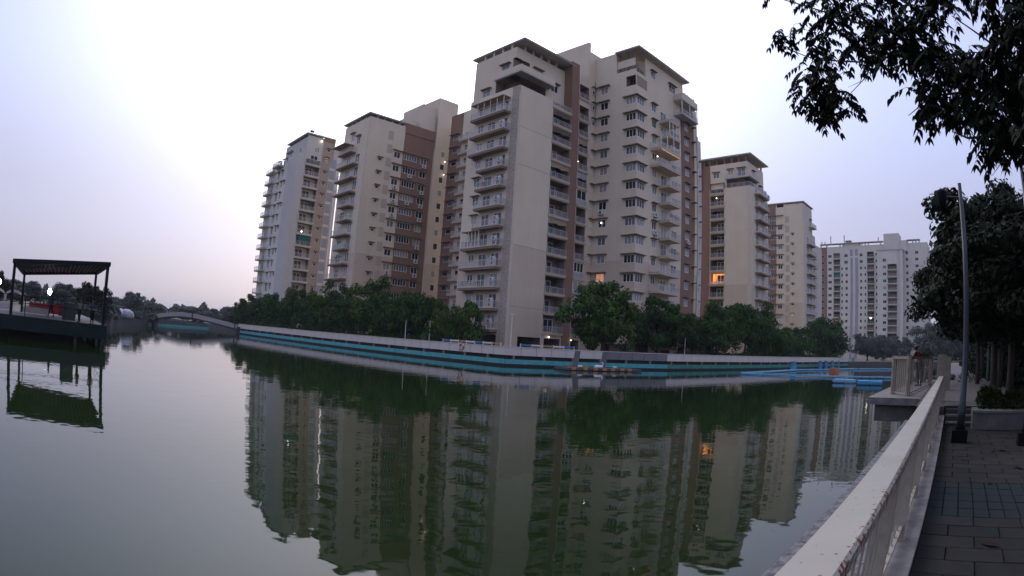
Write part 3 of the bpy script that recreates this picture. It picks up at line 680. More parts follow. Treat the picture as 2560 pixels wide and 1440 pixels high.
for k in range(-2, 14):
    zc = 41.8 - 2.95 * k; zc = round(zc, 2)
    if zc < 4: continue
    ewin(-4.5, -2.9, zc, 1.2); ewin(-.9, .9, zc, 1.3, 2)
    e1.hole(yy(5.1), yy(1.8), zc - 1.1, zc + 1.35, 1.3, M_DARKROOM if k % 2 else M_ROOM, M_PALE)
    o = place(slab_mesh(3.5, .5, .3, M_WHITEW, M_WHITEW), 'balcony', E_.root, e1.P(yy(3.45), 0, zc - 1.15), e1.rot); place(rail_mesh(3.4, .42, step=.4), 'railing', o, (0, 0, .03))
    if k >= 0:
        ewin(5.6, 6.4, zc, 1.3); ewin(7.7, 8.9, zc, 1.3)
        ewin(15.0, 16.0, zc, 1.3); ewin(17.2, 18.0, zc, 1.3)
    else: ewin(7.2, 9.0, zc, 1.4, 2); ewin(14.9, 16.4, zc, 1.4, 2)
    e1.hole(yy(22), yy(18.6), zc - 1.1, zc + 1.35, 1.3, M_DARKROOM if k % 3 else M_ROOM, M_PALE)
    o = place(slab_mesh(3.7, .5, .3, M_WHITEW, M_WHITEW), 'balcony', E_.root, e1.P(yy(20.3), 0, zc - 1.15), e1.rot); place(rail_mesh(3.6, .42, step=.4), 'railing', o, (0, 0, .03))
    ewin(22.8, 24.0, zc, 1.3)
    ewin(37.7, 38.9, zc, 1.4); ewin(42.3, 44.0, zc, 1.3, 2)
# green netting balcony and lamps
blind(e1, yy(5.0), yy(1.9), 41.8 - 2.95 - .9, 41.8 - 2.95 + 1.25, M_GREENCLOTH)
bulb(E_, e1.P(yy(3.4), .6, 41.8 - 2.95 * 8 + .2), .55, mat('warm_lamp_glow', (1, .5, .2), emit=(1, .45, .18), estr=3)); bulb(E_, e1.P(yy(20.4), .7, 41.8 - 2.95 * 7.6), .5)
E_.mb.box(.3, 16, 0, 53.4, GZ, 52.0, M_PALE, skip='l', top=M_EDGE)
# projecting front block
PF = 4.0; pa, pb = yy(36.6), yy(24.2)
e2 = E_.face('L', -PF, 0, pa, pb, GZ, 48.6, m=M_WHITEW, ml=M_PALE, zl=12); e2.strip(pa, pa + 1.1, M_WHITEW); e2.strip(pa + 1.1, pa + 2.7, M_LGREY)
E_.mb.box(-PF, .3, pa, pb, GZ, 48.59, M_LGREY, skip='l', top=M_EDGE)
for k in range(-1, 13):
    zc = 41.3 - 3.0 * k
    if zc < 4: continue
    e2.win(pb - 4.4, pb - 2.7, zc - .7, zc + .6, 2, fm=M_PALE, g=M_GLASS[1] if k > 3 else None)
    if k >= 0:
        e2.hole(pa + 2.9, pa + 7.4, zc - 1.2, zc + 1.2, 1.2, M_ROOM if k % 2 else M_DARKROOM, M_PALE)
        o = place(slab_mesh(4.9, .7, .3, M_WHITEW, M_WHITEW), 'balcony', E_.root, e2.P(pa + 5.2, 0, zc - 1.25), e2.rot); place(rail_mesh(4.8, .6, step=.4), 'railing', o, (0, 0, .03))
E_.mb.box(-1.2, 8, yy(34.8), yy(27.3), 48.6, 56.4, M_WHITEW, top=M_EDGE); E_.mb.box(-.8, 8, yy(38.5), yy(34.8), 48.6, 53.2, M_WHITEW, top=M_EDGE)
mb = MB(); mb.box(-PF - .3, .3, pa - .3, pb + .4, 48.6, 48.9, M_SOFFIT, top=M_EDGE); mb.obj('roof', E_.root)
mb = MB(); mb.box(-.6, 2.5, yy(26.8), yy(-4.9), 53.2, 53.5, M_SOFFIT, top=M_EDGE); mb.box(-.6, 2.5, yy(45), yy(38.5), 53.2, 53.5, M_SOFFIT, top=M_EDGE); mb.obj('roof', E_.root)
for s_ in (-4.5, -1.5, 5.2, 6.6, 7.6, 14.6, 16.2, 17.8, 19.4, 25.5, 38.9, 41.5, 43, 44.6): posts(E_, [(0.2, yy(s_))], 52.0, 53.2, M_PALE, .28)
E_.mb.box(0, 3, yy(15.0), yy(7.0), 52.0, 53.2, M_PALE); mb = MB()
for s_, h in ((-4, 1.2), (-2.4, 1.2), (.6, 3.5), (7.4, 3.6), (24.5, 1.8)): mb = MB(); mb.box(0, .4, yy(s_) - .2, yy(s_) + .2, 53.5, 53.5 + h, M_SOFFIT); mb.obj('rooftop_mast', E_.root)
mb = MB(); mb.box(0, 2, yy(10.8), yy(8.0), 53.5, 54.6, mat('roof_tank', (.10, .16, .17), .6)); mb.obj('rooftop_tank', E_.root)
e3 = E_.face('R', 0.0, 0, 0.0, 9.0, GZ, 46.0, m=M_PALE)
for k in range(0, 13):
    z = 40.2 - 2.95 * k
    if z < 3: continue
    e3.balcony(1.0, 7.0, z, 1.2, .3, m=M_PALE, e=M_WHITEW, step=.4); e3.win(1.5, 3.5, z, z + 2.1, 2, fm=M_PALE); e3.win(4.5, 6.5, z, z + 2.1, 2, fm=M_PALE)
E_.finish()

# ================================================================= water, ground, land
def water_mat():
    m = bpy.data.materials.new('lake_water'); m.use_nodes = True; t = m.node_tree; b = t.nodes['Principled BSDF']
    b.inputs['Base Color'].default_value = (0.009, 0.020, 0.005, 1); b.inputs['Roughness'].default_value = 0.025; b.inputs['IOR'].default_value = 1.34
    c = t.nodes.new('ShaderNodeTexCoord'); prev = None
    for sc, st, dist in ((0.55, (1, 1, 1), 0.0065), (2.4, (1, 1, 1), 0.0026)):
        mp = t.nodes.new('ShaderNodeMapping'); mp.inputs['Scale'].default_value = st; t.links.new(c.outputs['Object'], mp.inputs[0])
        n = t.nodes.new('ShaderNodeTexNoise'); n.inputs['Scale'].default_value = sc; n.inputs['Detail'].default_value = 1.0; t.links.new(mp.outputs[0], n.inputs['Vector'])
        bp = t.nodes.new('ShaderNodeBump'); bp.inputs['Strength'].default_value = 1; bp.inputs['Distance'].default_value = dist
        t.links.new(n.outputs['Fac'], bp.inputs['Height'])
        if prev: t.links.new(prev, bp.inputs['Normal'])
        prev = bp.outputs[0]
    t.links.new(prev, b.inputs['Normal']); return m
M_WATER = water_mat()
mb = MB(); mb.quad((-900, -600, 0), (900, -600, 0), (900, 1200, 0), (-900, 1200, 0), M_WATER); tag(mb.obj('water'), 'still green lake that mirrors the towers', kind='structure')
M_SOIL = mat('dry_soil', (0.16, 0.13, 0.09), 0.95, color2=(0.06, 0.075, 0.03), scale=.15)
mb = MB(); mb.quad((-3000, -3000, -1.2), (3000, -3000, -1.2), (3000, 3000, -1.2), (-3000, 3000, -1.2), M_SOIL); tag(mb.obj('ground'), kind='structure')
def prism(pts, z0, z1, m, side=None):
    mb = MB(); mb.poly([(x, y, z1) for x, y in pts], m); n = len(pts)
    for i in range(n):
        a, b = pts[i], pts[(i + 1) % n]; mb.quad((a[0], a[1], z0), (b[0], b[1], z0), (b[0], b[1], z1), (a[0], a[1], z1), side or m)
    return mb
W0, W1_, W2_, W3_ = Vector((-63.8, 128.2)), Vector((-0.3, 70.0)), Vector((22.3, 80.5)), Vector((86.3, 131.0))
M_STONE = mat('bank_stone', (0.09, 0.085, 0.08), 0.95, var=.5, scale=1.5)
def off(p, d, k): return (p[0] + d[0] * k, p[1] + d[1] * k)
UN = Vector((.719, -.695)); UA = Vector((.695, .719))      # across / along the near walkway
def NA(n, a, z=None):
    p = UN * n + UA * a
    return (p.x, p.y) if z is None else (p.x, p.y, z)
far_pt = NA(-1.15, 175)
prism([(-63.8, 128.6), (-.3, 70.5), (22.2, 81.0), (86.0, 131.5), (104, 136), (600, 420), (600, 1500), (-900, 1500), (-900, 900), (-70, 150)], -1.2, GZ, M_SOIL, M_STONE)
tag(prism([(-63.8, 128.7), (-.3, 70.55), (22.15, 81.05), (86.0, 131.6), (108, 140), (700, 300), (2500, 900), (2500, 2500), (-2500, 2500), (-600, 700), (-72, 150)], -1.2, GZ, M_SOIL, M_STONE).obj('terrain'), kind='structure')
M_BANKW = mat('bank_wall_bluegrey', (0.07, 0.08, 0.12), 0.8, var=.3, scale=.6)
tag(prism([(-64, 78), (-84, 117), (-150, 200), (-700, 720), (-2500, 2400), (-2500, -400), (-300, -60), (-58, 20), (-50, 39), (-55, 52)], -1.2, 1.5, M_SOIL, M_BANKW).obj('terrain'), kind='structure')
tag(prism([NA(-.2, -30), NA(-.2, 175), (2500, 500), (2500, -2500), (0, -2500)], -1.2, GZ - .16, M_SOIL, M_STONE).obj('terrain'), kind='structure')

# promenade wall with panels, teal kerb
M_PANEL = mat('wall_panel_concrete', (0.66, 0.585, 0.53), 0.9, color2=(0.56, 0.49, 0.45), scale=.5)
M_PANELD = mat('wall_panel_grey', (0.20, 0.19, 0.19), 0.6, var=.2, scale=.6)
M_TEAL = mat('teal_paint', (0.10, 0.42, 0.42), 0.8, color2=(0.06, 0.30, 0.32), scale=1.2)
M_TEALG = mat('green_teal_paint', (0.05, 0.27, 0.22), 0.8, color2=(0.025, 0.15, 0.13), scale=1.2)
M_VOID = mat('recess_shade', (0.02, 0.018, 0.018), 0.9)  # near-black colour stands in for shade below the wall panels and under the deck
def prom_wall(p, q_, label, teal, step=2.0, dark=None, dz=0):
    d = (q_ - p); L = d.length; u = d / L; nrm = Vector((-u.y, u.x))
    if nrm.dot(p) < 0: nrm = -nrm
    ang = math.atan2(u.y, u.x)
    root = empty('promenade_wall', (p.x, p.y, 0), ang, label, 'wall')
    sgn = 1 if nrm.dot(Vector((-sin(ang), cos(ang)))) > 0 else -1
    def bx(nm, x0, x1, a, b, z0, z1, m, top=None):
        mb = MB(); y0, y1 = sorted((a * sgn, b * sgn)); mb.box(0, x1 - x0, y0, y1, z0, z1, m, top); return mb, (x0, 0, 0)
    mb, l = bx('', 0, L, .35, .7, -.5, 2.2, M_VOID); mb.obj('backing_wall', root, l)
    mb, l = bx('', 0, L, -.10, .34, -.4, .25, M_VOID); mb.obj('footing', root, l)
    mb = MB(); y0, y1 = sorted((-.12 * sgn, .33 * sgn)); mb.box(0, L, y0, y1, .26, .80, teal)
    mb.obj('painted_kerb', root)
    k = int(L / step); w = L / k
    for i in range(k):
        m = M_PANELD if dark and dark(i * w) else M_PANEL
        me = cached(('panel', round(w, 3), m, sgn), lambda: bx('', 0, w - .06, .0, .30, 1.28, 2.24, m)[0].mesh('panel'))
        o = place(me, 'panel', root, (i * w, 0, 0)); o.location.y = random.uniform(-.008, .008)
    mb, l = bx('', 0, L, -.05, .4, 2.25, 2.34, M_TRIM if not dark else M_PANEL); mb.obj('coping', root, l)
    k2 = int(L / 4)
    for i in range(k2):
        me = cached(('br', sgn), lambda: bx('', 0, .25, .02, .34, .80, 1.28, M_BEAM)[0].mesh('bracket'))
        place(me, 'bracket', root, (i * L / k2 + 1, 0, 0))
    return root
prom_wall(W0, W1_, 'long beige promenade wall with turquoise kerb, from the bridge to the corner', M_TEAL)
prom_wall(W1_, W2_, 'short beige and dark grey promenade wall behind the floating mat', M_TEAL, dark=lambda s: s > 12.5)
prom_wall(W2_, W3_, 'beige promenade wall with dull green kerb behind the blue floats', M_TEALG)

# painted barriers on the wall
u1 = (W1_ - W0).normalized(); u2 = (W2_ - W1_).normalized()
M_BLUEP = mat('blue_paint', (0.05, 0.16, 0.42), .6); M_ORP = mat('orange_paint', (0.42, 0.22, 0.08), .6); M_WHP = mat('white_paint', (.6, .58, .56), .6)
def barrier(p, u, L, label):
    r = empty('painted_barrier', (p.x, p.y, 2.34), math.atan2(u.y, u.x), label, 'barrier')
    k = int(L / 1.5)
    for i in range(k):
        m = (M_BLUEP, M_WHP, M_ORP, M_WHP)[i % 4]
        me = cached(('bar', m), lambda: (lambda b: (b.box(0, 1.46, .12, .2, .16, .36, m), b.mesh('bar'))[1])(MB())); place(me, 'bar', r, (i * 1.5, 0, 0))
    up = cached('upright', lambda: (lambda b: (b.box(-.03, .03, .1, .22, 0, .42, M_WHP), b.mesh('upright'))[1])(MB()))
    for i in range(k + 1): place(up, 'upright', r, (i * 1.5, 0, 0))
barrier(W1_ - u1 * 11.5, u1, 11.4, 'low blue, white and orange barrier on the long promenade wall left of the corner')
barrier(W1_ + u2 * 2.0, u2, 7.6, 'low blue, white and orange barrier on the wall right of the corner')
# lifebuoy
lb = W1_ - u1 * 7.6; nb = Vector((-u1.y, u1.x)); nb = nb if nb.dot(lb) < 0 else -nb; lb = lb + nb * .12
mb = MB(); M_BUOY = mat('faded_red_buoy', (0.50, 0.20, 0.14), .6); M_BUOYW = mat('white_buoy', (.65, .6, .55), .6)
for k in range(8):
    pts = []
    for j in range(4):
        t = 2 * pi * (k + j / 3) / 8; pts.append((.37 * cos(t) * u1.x, .37 * cos(t) * u1.y, .37 * sin(t)))
    mb.tube(pts, .1, M_BUOY if k % 2 else M_BUOYW, 8)
tag(mb.obj('lifebuoy', None, (lb.x, lb.y, 1.95), smooth=True), 'red and white lifebuoy hung on the long promenade wall', 'lifebuoy')
# slim posts behind the wall
def lamp_pole(p, h, label, z0=GZ, head=True, r=.05, m=None):
    rt = empty('lamp_post', (p[0], p[1], z0), 0, label, 'lamp post', 'slim posts behind the promenade wall'); mb = MB(); mb.tube([(0, 0, 0), (0, 0, h)], [r * 1.3, r * .8], m or M_PIPE, 6); mb.obj('pole', rt)
    if head: mb = MB(); mb.box(-.25, .25, -.12, .12, h, h + .1, M_PIPE); mb.obj('lamp_head', rt)
p_ = W1_ + u2 * .6; lamp_pole((p_.x, p_.y + 1.2), 4.9, 'slim white lamp post standing right at the corner of the promenade wall')
p_ = W1_ - u1 * 20; lamp_pole((p_.x, p_.y + 1.2), 4.0, 'thin pale pole on the long wall, nearer to the bridge of two', head=False)
p_ = W1_ - u1 * 14.5; lamp_pole((p_.x, p_.y + 1.2), 3.8, 'thin pale pole on the long wall, nearer to the corner tower of two', head=False)
lamp_pole((26.5, 86.0), 3.6, 'slim post with round sign face beside the right hand tree row', head=False)

# ================================================================= near walkway
M_PAVE = mat('shaded_paver_concrete', (0.026, 0.024, 0.023), 0.95, color2=(0.015, 0.014, 0.0135), scale=2.5, bump=.006, bscale=30, spec=.2)  # shade of the overhead trees is put into these dark paver colours
M_PAVE2 = mat('shaded_paver_worn', (0.031, 0.029, 0.027), 0.95, color2=(0.018, 0.017, 0.016), scale=2.0, bump=.006, bscale=30, spec=.2)
M_PAVEB = mat('shaded_paver_blue_grooved', (0.016, 0.022, 0.024), 0.9, color2=(0.010, 0.014, 0.016), scale=3, spec=.2)
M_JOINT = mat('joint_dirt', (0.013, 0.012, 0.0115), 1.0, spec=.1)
M_CONC = mat('weathered_concrete', (0.15, 0.14, 0.13), 0.9, color2=(0.075, 0.07, 0.066), scale=2.2, bump=.01, bscale=12)
M_COPE = mat('rough_coping', (0.24, 0.23, 0.235), 0.9, color2=(0.05, 0.047, 0.052), scale=13, bump=.02, bscale=14)
M_KERB = mat('kerb_concrete', (0.24, 0.22, 0.21), 0.9, color2=(0.12, 0.11, 0.105), scale=4, bump=.008, bscale=14)
AANG = math.atan2(UA.y, UA.x)
# local frame: x along the walkway (away from the camera), y = -n (to the lake side positive)
def L_(a, n, z): return (a, -n, z)
walk = bpy.data.objects.new('walkway', None); col.objects.link(walk); walk.rotation_euler = (0, 0, AANG); walk['kind'] = 'structure'
mb = MB(); mb.box(-20, 14.6, -16, .13, .9, 1.175, M_JOINT); mb.obj('paving_bed', walk)
r_ = random.Random(3); cnt = 0
ROW, BW = .355, .56
a = .2; row = 0
while a < 14.5:
    blue = 6.35 < a + ROW / 2 < 7.85
    w = .19 if blue else BW; m0 = M_PAVEB
    nn = -.10 - (0 if blue else (w / 2 if row % 2 else 0))
    lim = 2.6 if a < 9 else 3.4
    while nn < lim:
        x0, x1 = max(nn, -.10), nn + w - .012
        if x1 - x0 > .05:
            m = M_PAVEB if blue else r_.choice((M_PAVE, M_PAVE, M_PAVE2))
            key = ('pv', round(x1 - x0, 3), m)
            def mk(wd=x1 - x0, m=m):
                k = MB(); d = ROW - .012; e = .006
                k.v += [(0, 0, 0), (d, 0, 0), (d, -wd, 0), (0, -wd, 0), (0, 0, .022), (d, 0, .022), (d, -wd, .022), (0, -wd, .022), (e, -e, .028), (d - e, -e, .028), (d - e, -wd + e, .028), (e, -wd + e, .028)]
                for f in ((0, 1, 5, 4), (1, 2, 6, 5), (2, 3, 7, 6), (3, 0, 4, 7), (4, 5, 9, 8), (5, 6, 10, 9), (6, 7, 11, 10), (7, 4, 8, 11), (8, 9, 10, 11)): k.f.append(f[::-1]); k.m.append(k.mi(m))
                return k.mesh('paver')
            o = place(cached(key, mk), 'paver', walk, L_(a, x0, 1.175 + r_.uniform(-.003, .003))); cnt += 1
        nn += w
    a += ROW; row += 1
# outer paving, too far to the side to tell the stones apart
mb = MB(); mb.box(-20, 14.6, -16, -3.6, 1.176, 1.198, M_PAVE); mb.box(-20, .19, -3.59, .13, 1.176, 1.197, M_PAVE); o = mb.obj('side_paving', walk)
# upper terrace, steps
TZ = 1.62
mb = MB(); mb.box(15.25, 95, -16, .13, .9, TZ, M_PAVE2, top=mat('terrace_paving', (0.13, 0.115, 0.115), 0.9, color2=(0.085, 0.075, 0.076), scale=1.2)); mb.obj('terrace', walk)
mb = MB()
for i in range(3):
    mb.box(14.61 + .3 * i, 15.25, -.62, .06, 1.15 + .14 * i, 1.15 + .14 * i + .10, mat('step_riser', (.06, .055, .06), .9)); mb.box(14.59 + .3 * i, 15.24, -.63, .07, 1.25 + .14 * i, 1.29 + .14 * i, M_CONC)
mb.obj('step', walk)
# planter in front of the trees
mb = MB(); mb.box(13.98, 14.16, -16, -.63, 1.15, 1.58, M_CONC); mb.box(14.161, 19.0, -.80, -.63, 1.15, 1.60, M_CONC); mb.box(13.95, 14.2, -16, -.62, 1.581, 1.63, M_KERB); mb.box(14.2, 19.0, -16, -.81, 1.16, 1.57, M_SOIL)
tag(mb.obj('planter', None, (0, 0, 0), AANG), 'low concrete planter wall with shrubs and trees behind the lamp post', 'planter')
# coping and lake wall
mb = MB(); mb.box(-20, 15.2, .13, 1.13, -1.0, 1.14, M_STONE); 
x = -6.0
mb.obj('lake_wall', walk)
i = 0
while x < 15.0:
    L = 1.0 + r_.random() * .1; k = MB(); n0 = .13; n1 = 1.15 + r_.uniform(-.012, .012)
    k.box(0, L - .02, n0, n1, 1.141, 1.27 + r_.uniform(-.006, .006), M_COPE); k.obj('coping_stone', walk, (x, 0, 0)); x += L
mb = MB(); mb.box(15.21, 95, .13, .9, -1.0, TZ - .02, M_STONE); mb.obj('lake_wall', walk)
# kerb that carries the railing
mb = MB(); mb.box(-6, 16.6, .10, .34, 1.272, 1.40, M_KERB); tag(mb.obj('railing_kerb', walk))

# ---- railing near the camera
def rust_mat():
    m = bpy.data.materials.new('chipped_cream_paint'); m.use_nodes = True; t = m.node_tree; b = t.nodes['Principled BSDF']; b.inputs['Roughness'].default_value = .55
    c = t.nodes.new('ShaderNodeTexCoord'); s = t.nodes.new('ShaderNodeSeparateXYZ'); t.links.new(c.outputs['Object'], s.inputs[0])
    def M(op, x, y=None):
        q_ = t.nodes.new('ShaderNodeMath'); q_.operation = op
        for i, v in enumerate((x, y)):
            if v is None: continue
            if isinstance(v, (int, float)): q_.inputs[i].default_value = v
            else: t.links.new(v, q_.inputs[i])
        return q_.outputs[0]
    n = t.nodes.new('ShaderNodeTexNoise'); n.inputs['Scale'].default_value = 46; n.inputs['Detail'].default_value = 5; t.links.new(c.outputs['Object'], n.inputs['Vector'])
    n2 = t.nodes.new('ShaderNodeTexNoise'); n2.inputs['Scale'].default_value = 3.1; n2.inputs['Detail'].default_value = 2; t.links.new(c.outputs['Object'], n2.inputs['Vector'])
    edge = M('MULTIPLY', M('ABSOLUTE', M('MINIMUM', M('ADD', s.outputs['Y'], 0.0), 0.0)), 1.0)   # grows to the walkway side edge
    th = M('SUBTRACT', 0.735, M('ADD', M('MULTIPLY', M('POWER', M('MULTIPLY', edge, 13.3), 3.0), .165), M('MULTIPLY', n2.outputs['Fac'], .12)))
    k = M('MULTIPLY', M('SUBTRACT', n.outputs['Fac'], th), 40.0); k = M('MINIMUM', M('MAXIMUM', k, 0.0), 1.0)
    mx = t.nodes.new('ShaderNodeMix'); mx.data_type = 'RGBA'; t.links.new(k, mx.inputs[0])
    n3 = t.nodes.new('ShaderNodeTexNoise'); n3.inputs['Scale'].default_value = 1.7; n3.inputs['Detail'].default_value = 6; t.links.new(c.outputs['Object'], n3.inputs['Vector'])
    r1 = t.nodes.new('ShaderNodeValToRGB'); t.links.new(n3.outputs['Fac'], r1.inputs[0]); r1.color_ramp.elements[0].position = .3; r1.color_ramp.elements[0].color = (.29, .262, .215, 1); r1.color_ramp.elements[1].position = .7; r1.color_ramp.elements[1].color = (.37, .335, .275, 1)
    t.links.new(r1.outputs[0], mx.inputs[6]); mx.inputs[7].default_value = (.13, .035, .02, 1)
    t.links.new(mx.outputs[2], b.inputs['Base Color']); return m
M_RUST = rust_mat(); M_RAILP = mat('cream_railing_paint', (0.36, 0.32, 0.25), .6, color2=(.24, .205, .155), scale=5)
def near_rail(a0, a1, zt, zb, nm, label, n=-.28, first=0.0, gap=.19, post=1.52):
    rt = empty(nm, (UN.x * n + UA.x * a0, UN.y * n + UA.y * a0, 0), AANG, label, 'railing'); L = a1 - a0
    k = MB(); h = .075
    prof = [(-h, 0), (-h + .012, .012), (h - .012, .012), (h, 0), (h, -.045), (-h, -.045)]
    segs = max(1, int(L / 2.4))
    base = 0
    for j in range(2):
        for (yy_, zz_) in prof: k.v.append((j * L, yy_, zt - .012 + zz_))
    for i in range(6): k.f.append((i, (i + 1) % 6, 6 + (i + 1) % 6, 6 + i)); k.m.append(k.mi(M_RUST))
    k.f.append((5, 4, 3, 2, 1, 0)); k.m.append(0); k.f.append((6, 7, 8, 9, 10, 11)); k.m.append(0)
    k.obj('top_rail', rt)
    k = MB(); k.box(0, L, -.03, .03, zt - .135, zt - .105, M_RAILP); k.obj('upper_rail', rt); k = MB(); k.box(0, L, -.03, .03, zb + .09, zb + .125, M_RAILP); k.obj('lower_rail', rt)
    bar = (lambda k: (k.box(-.013, .013, -.004, .004, zb + .125, zt - .135, M_RAILP), k.mesh('baluster'))[1])(MB())
    pst = (lambda k: (k.box(-.035, .035, -.05, .05, zb, zt - .06, M_RAILP), k.box(-.06, .06, -.07, .07, zb, zb + .02, M_RAILP), k.mesh('post'))[2])(MB())
    x = .05; i = 0
    while x < L:
        if i % int(round(post / gap)) == 0: place(pst, 'post', rt, (x, 0, 0))
        else: place(bar, 'baluster', rt, (x, 0, 0))
        x += gap; i += 1
    return rt
near_rail(-1.5, 16.3, 2.30, 1.40, 'handrail', 'long cream handrail with chipped rusty paint running beside the walkway, closest to the viewer')
# main post at the terrace
mb = MB(); mb.box(-.14, .14, -.13, .13, 1.15, 2.86, M_RAILP); tag(mb.obj('gate_post', None, NA(-.30, 16.9) + (0,), AANG), 'thick cream post where the handrail meets the raised viewing deck', 'post')
mb = MB(); mb.box(-.09, .09, -.11, .11, TZ, 2.8, M_RAILP); tag(mb.obj('gate_post', None, NA(-.13, 22.5) + (0,), AANG), 'cream post just behind the thick post by the deck', 'post')

# ---- viewing deck over the lake
DK = empty('viewing_deck', (0, 0, 0), AANG, 'concrete viewing deck over the water with a cream railing', 'deck')
mb = MB(); mb.box(17.3, 27.5, .9, 2.55, 1.44, TZ + .02, M_KERB); mb.obj('deck_slab', DK)
mb = MB(); mb.box(17.55, 27.3, .91, 2.35, .95, 1.435, M_CONC); mb.obj('deck_beam', DK)
mb = MB(); mb.box(26, 26.3, 1.9, 2.2, -1.2, .95, M_CONC); mb.obj('pile', DK)
mb = MB(); mb.box(17.2, 27.0, .3, .95, 1.42, TZ, M_KERB); mb.obj('deck_slab', DK)
def rail_run(p, q_, nm_root, zt=2.80, zb=TZ, gap=.125):
    p = Vector(p); q_ = Vector(q_); L = (q_ - p).length; ang = math.atan2(q_.y - p.y, q_.x - p.x)
    key = ('dk', round(gap, 3))
    bar = cached('dkbar', lambda: (lambda k: (k.box(-.014, .014, -.008, .008, .1, zt - zb - .06, M_RAILP), k.mesh('baluster'))[1])(MB()))
    k = MB(); k.box(0, L, -.045, .045, zt - .07, zt, M_RAILP); o = k.obj('top_rail', nm_root, (p.x, p.y, 0), ang)
    k = MB(); k.box(0, L, -.02, .02, zb + .07, zb + .11, M_RAILP); k.obj('lower_rail', nm_root, (p.x, p.y, 0), ang)
    n = int(L / gap)
    for i in range(1, n): place(bar, 'baluster', nm_root, (p.x + cos(ang) * i * gap, p.y + sin(ang) * i * gap, zb), ang)
    for e in (p, q_): k = MB(); k.box(-.06, .06, -.06, .06, zb, zt + .02, M_RAILP); k.obj('post', nm_root, (e.x, e.y, 0), ang)
rail_run((18.2, 1.40), (19.0, 1.97), DK); rail_run((19.0, 1.97), (27.0, 1.97), DK, gap=.2); rail_run((18.2, 1.40), (25.6, .95), DK, gap=.42); rail_run((27.0, 1.9), (27.0, .35), DK, gap=.2)

# ---- lamp posts on the walkway
M_POLE = mat('blue_grey_pole_paint', (0.022, 0.032, 0.040), .5, color2=(.014, .020, .028), scale=6)
M_POLED = mat('dark_blue_pole_paint', (0.02, 0.03, 0.075), .4)
M_BASE = mat('black_plinth', (0.006, 0.007, 0.008), .8, spec=.1)
def lamp_post(n, a, label, m, heads=True, h=4.9):
    x, y = NA(n, a); rt = empty('street_lamp', (x, y, 1.2), AANG, label, 'street lamp')
    k = MB(); k.box(-.17, .17, -.17, .17, 0, .24, M_BASE); k.box(-.10, .10, -.10, .10, .24, .30, M_BASE); k.obj('plinth', rt)
    k = MB(); k.tube([(0, 0, .28), (0, 0, .7), (0, 0, .72), (0, 0, 2.4), (0, 0, h)], [.085, .085, .07, .06, .042], m, 14); k.obj('pole', rt, smooth=True)
    if heads:
        k = MB(); k.tube([(0, 0, h - .28), (0, .38, h - .25)], .018, m, 8); k.tube([(0, .38, h - .25), (0, .40, h - .3)], .02, m, 6); k.obj('arm', rt)
        k = MB(); k.tube([(0, .42, h - .12), (0, .42, h - .18), (0, .42, h - .36), (0, .42, h - .52)], [.10, .125, .10, .045], M_BASE, 10); k.obj('lantern', rt, smooth=True)
        k = MB(); k.ball((0, .42, h - .11), .06, mat('frosted_glass', (.2, .2, .24), .3), 10, 5, .6); k.obj('globe', rt, smooth=True)
    return rt
lamp_post(.29, 11.85, 'slender blue-grey street lamp with side lantern on a black plinth by the steps', M_POLE)
lamp_post(1.72, 11.6, 'dark blue street lamp on a black plinth in front of the planter wall', M_POLED, heads=False, h=5.2)
for i, (n, a) in enumerate(((2.0, 30), (2.2, 48))):
    x, y = NA(n, a); lamp_pole((x, y), 4.2, ('thin green post standing between the tree trunks', 'thin post far along the shaded path')[i], TZ, head=False, r=.06, m=mat('green_post', (.10, .17, .14), .6))

# ================================================================= foliage kit
def leaf_mat(name, c, c2, isl=.9):
    m = mat(name, c, .65, color2=c2, scale=.55, island=isl, spec=.08); return m
M_LEAF = leaf_mat('leaf_green', (0.036, 0.090, 0.016), (0.014, 0.042, 0.008))
M_LEAFY = leaf_mat('leaf_olive', (0.060, 0.115, 0.018), (0.022, 0.052, 0.009))
M_LEAFD = leaf_mat('leaf_shaded', (0.012, 0.021, 0.008), (0.006, 0.010, 0.005))  # darker copy of the leaf green, with the grove's shade in its colour
M_LEAFF = leaf_mat('leaf_hazed', (0.085, 0.095, 0.085), (0.05, 0.06, 0.055), .5)  # greyed leaf colour with distance haze painted in
M_BARK = mat('bark', (0.085, 0.062, 0.045), .95, color2=(.035, .026, .02), scale=3, stretch=(1, 1, .25), bump=.02)
M_BARKL = mat('pale_bark', (0.26, 0.22, 0.18), .95, color2=(.12, .10, .08), scale=3, stretch=(1, 1, .25))
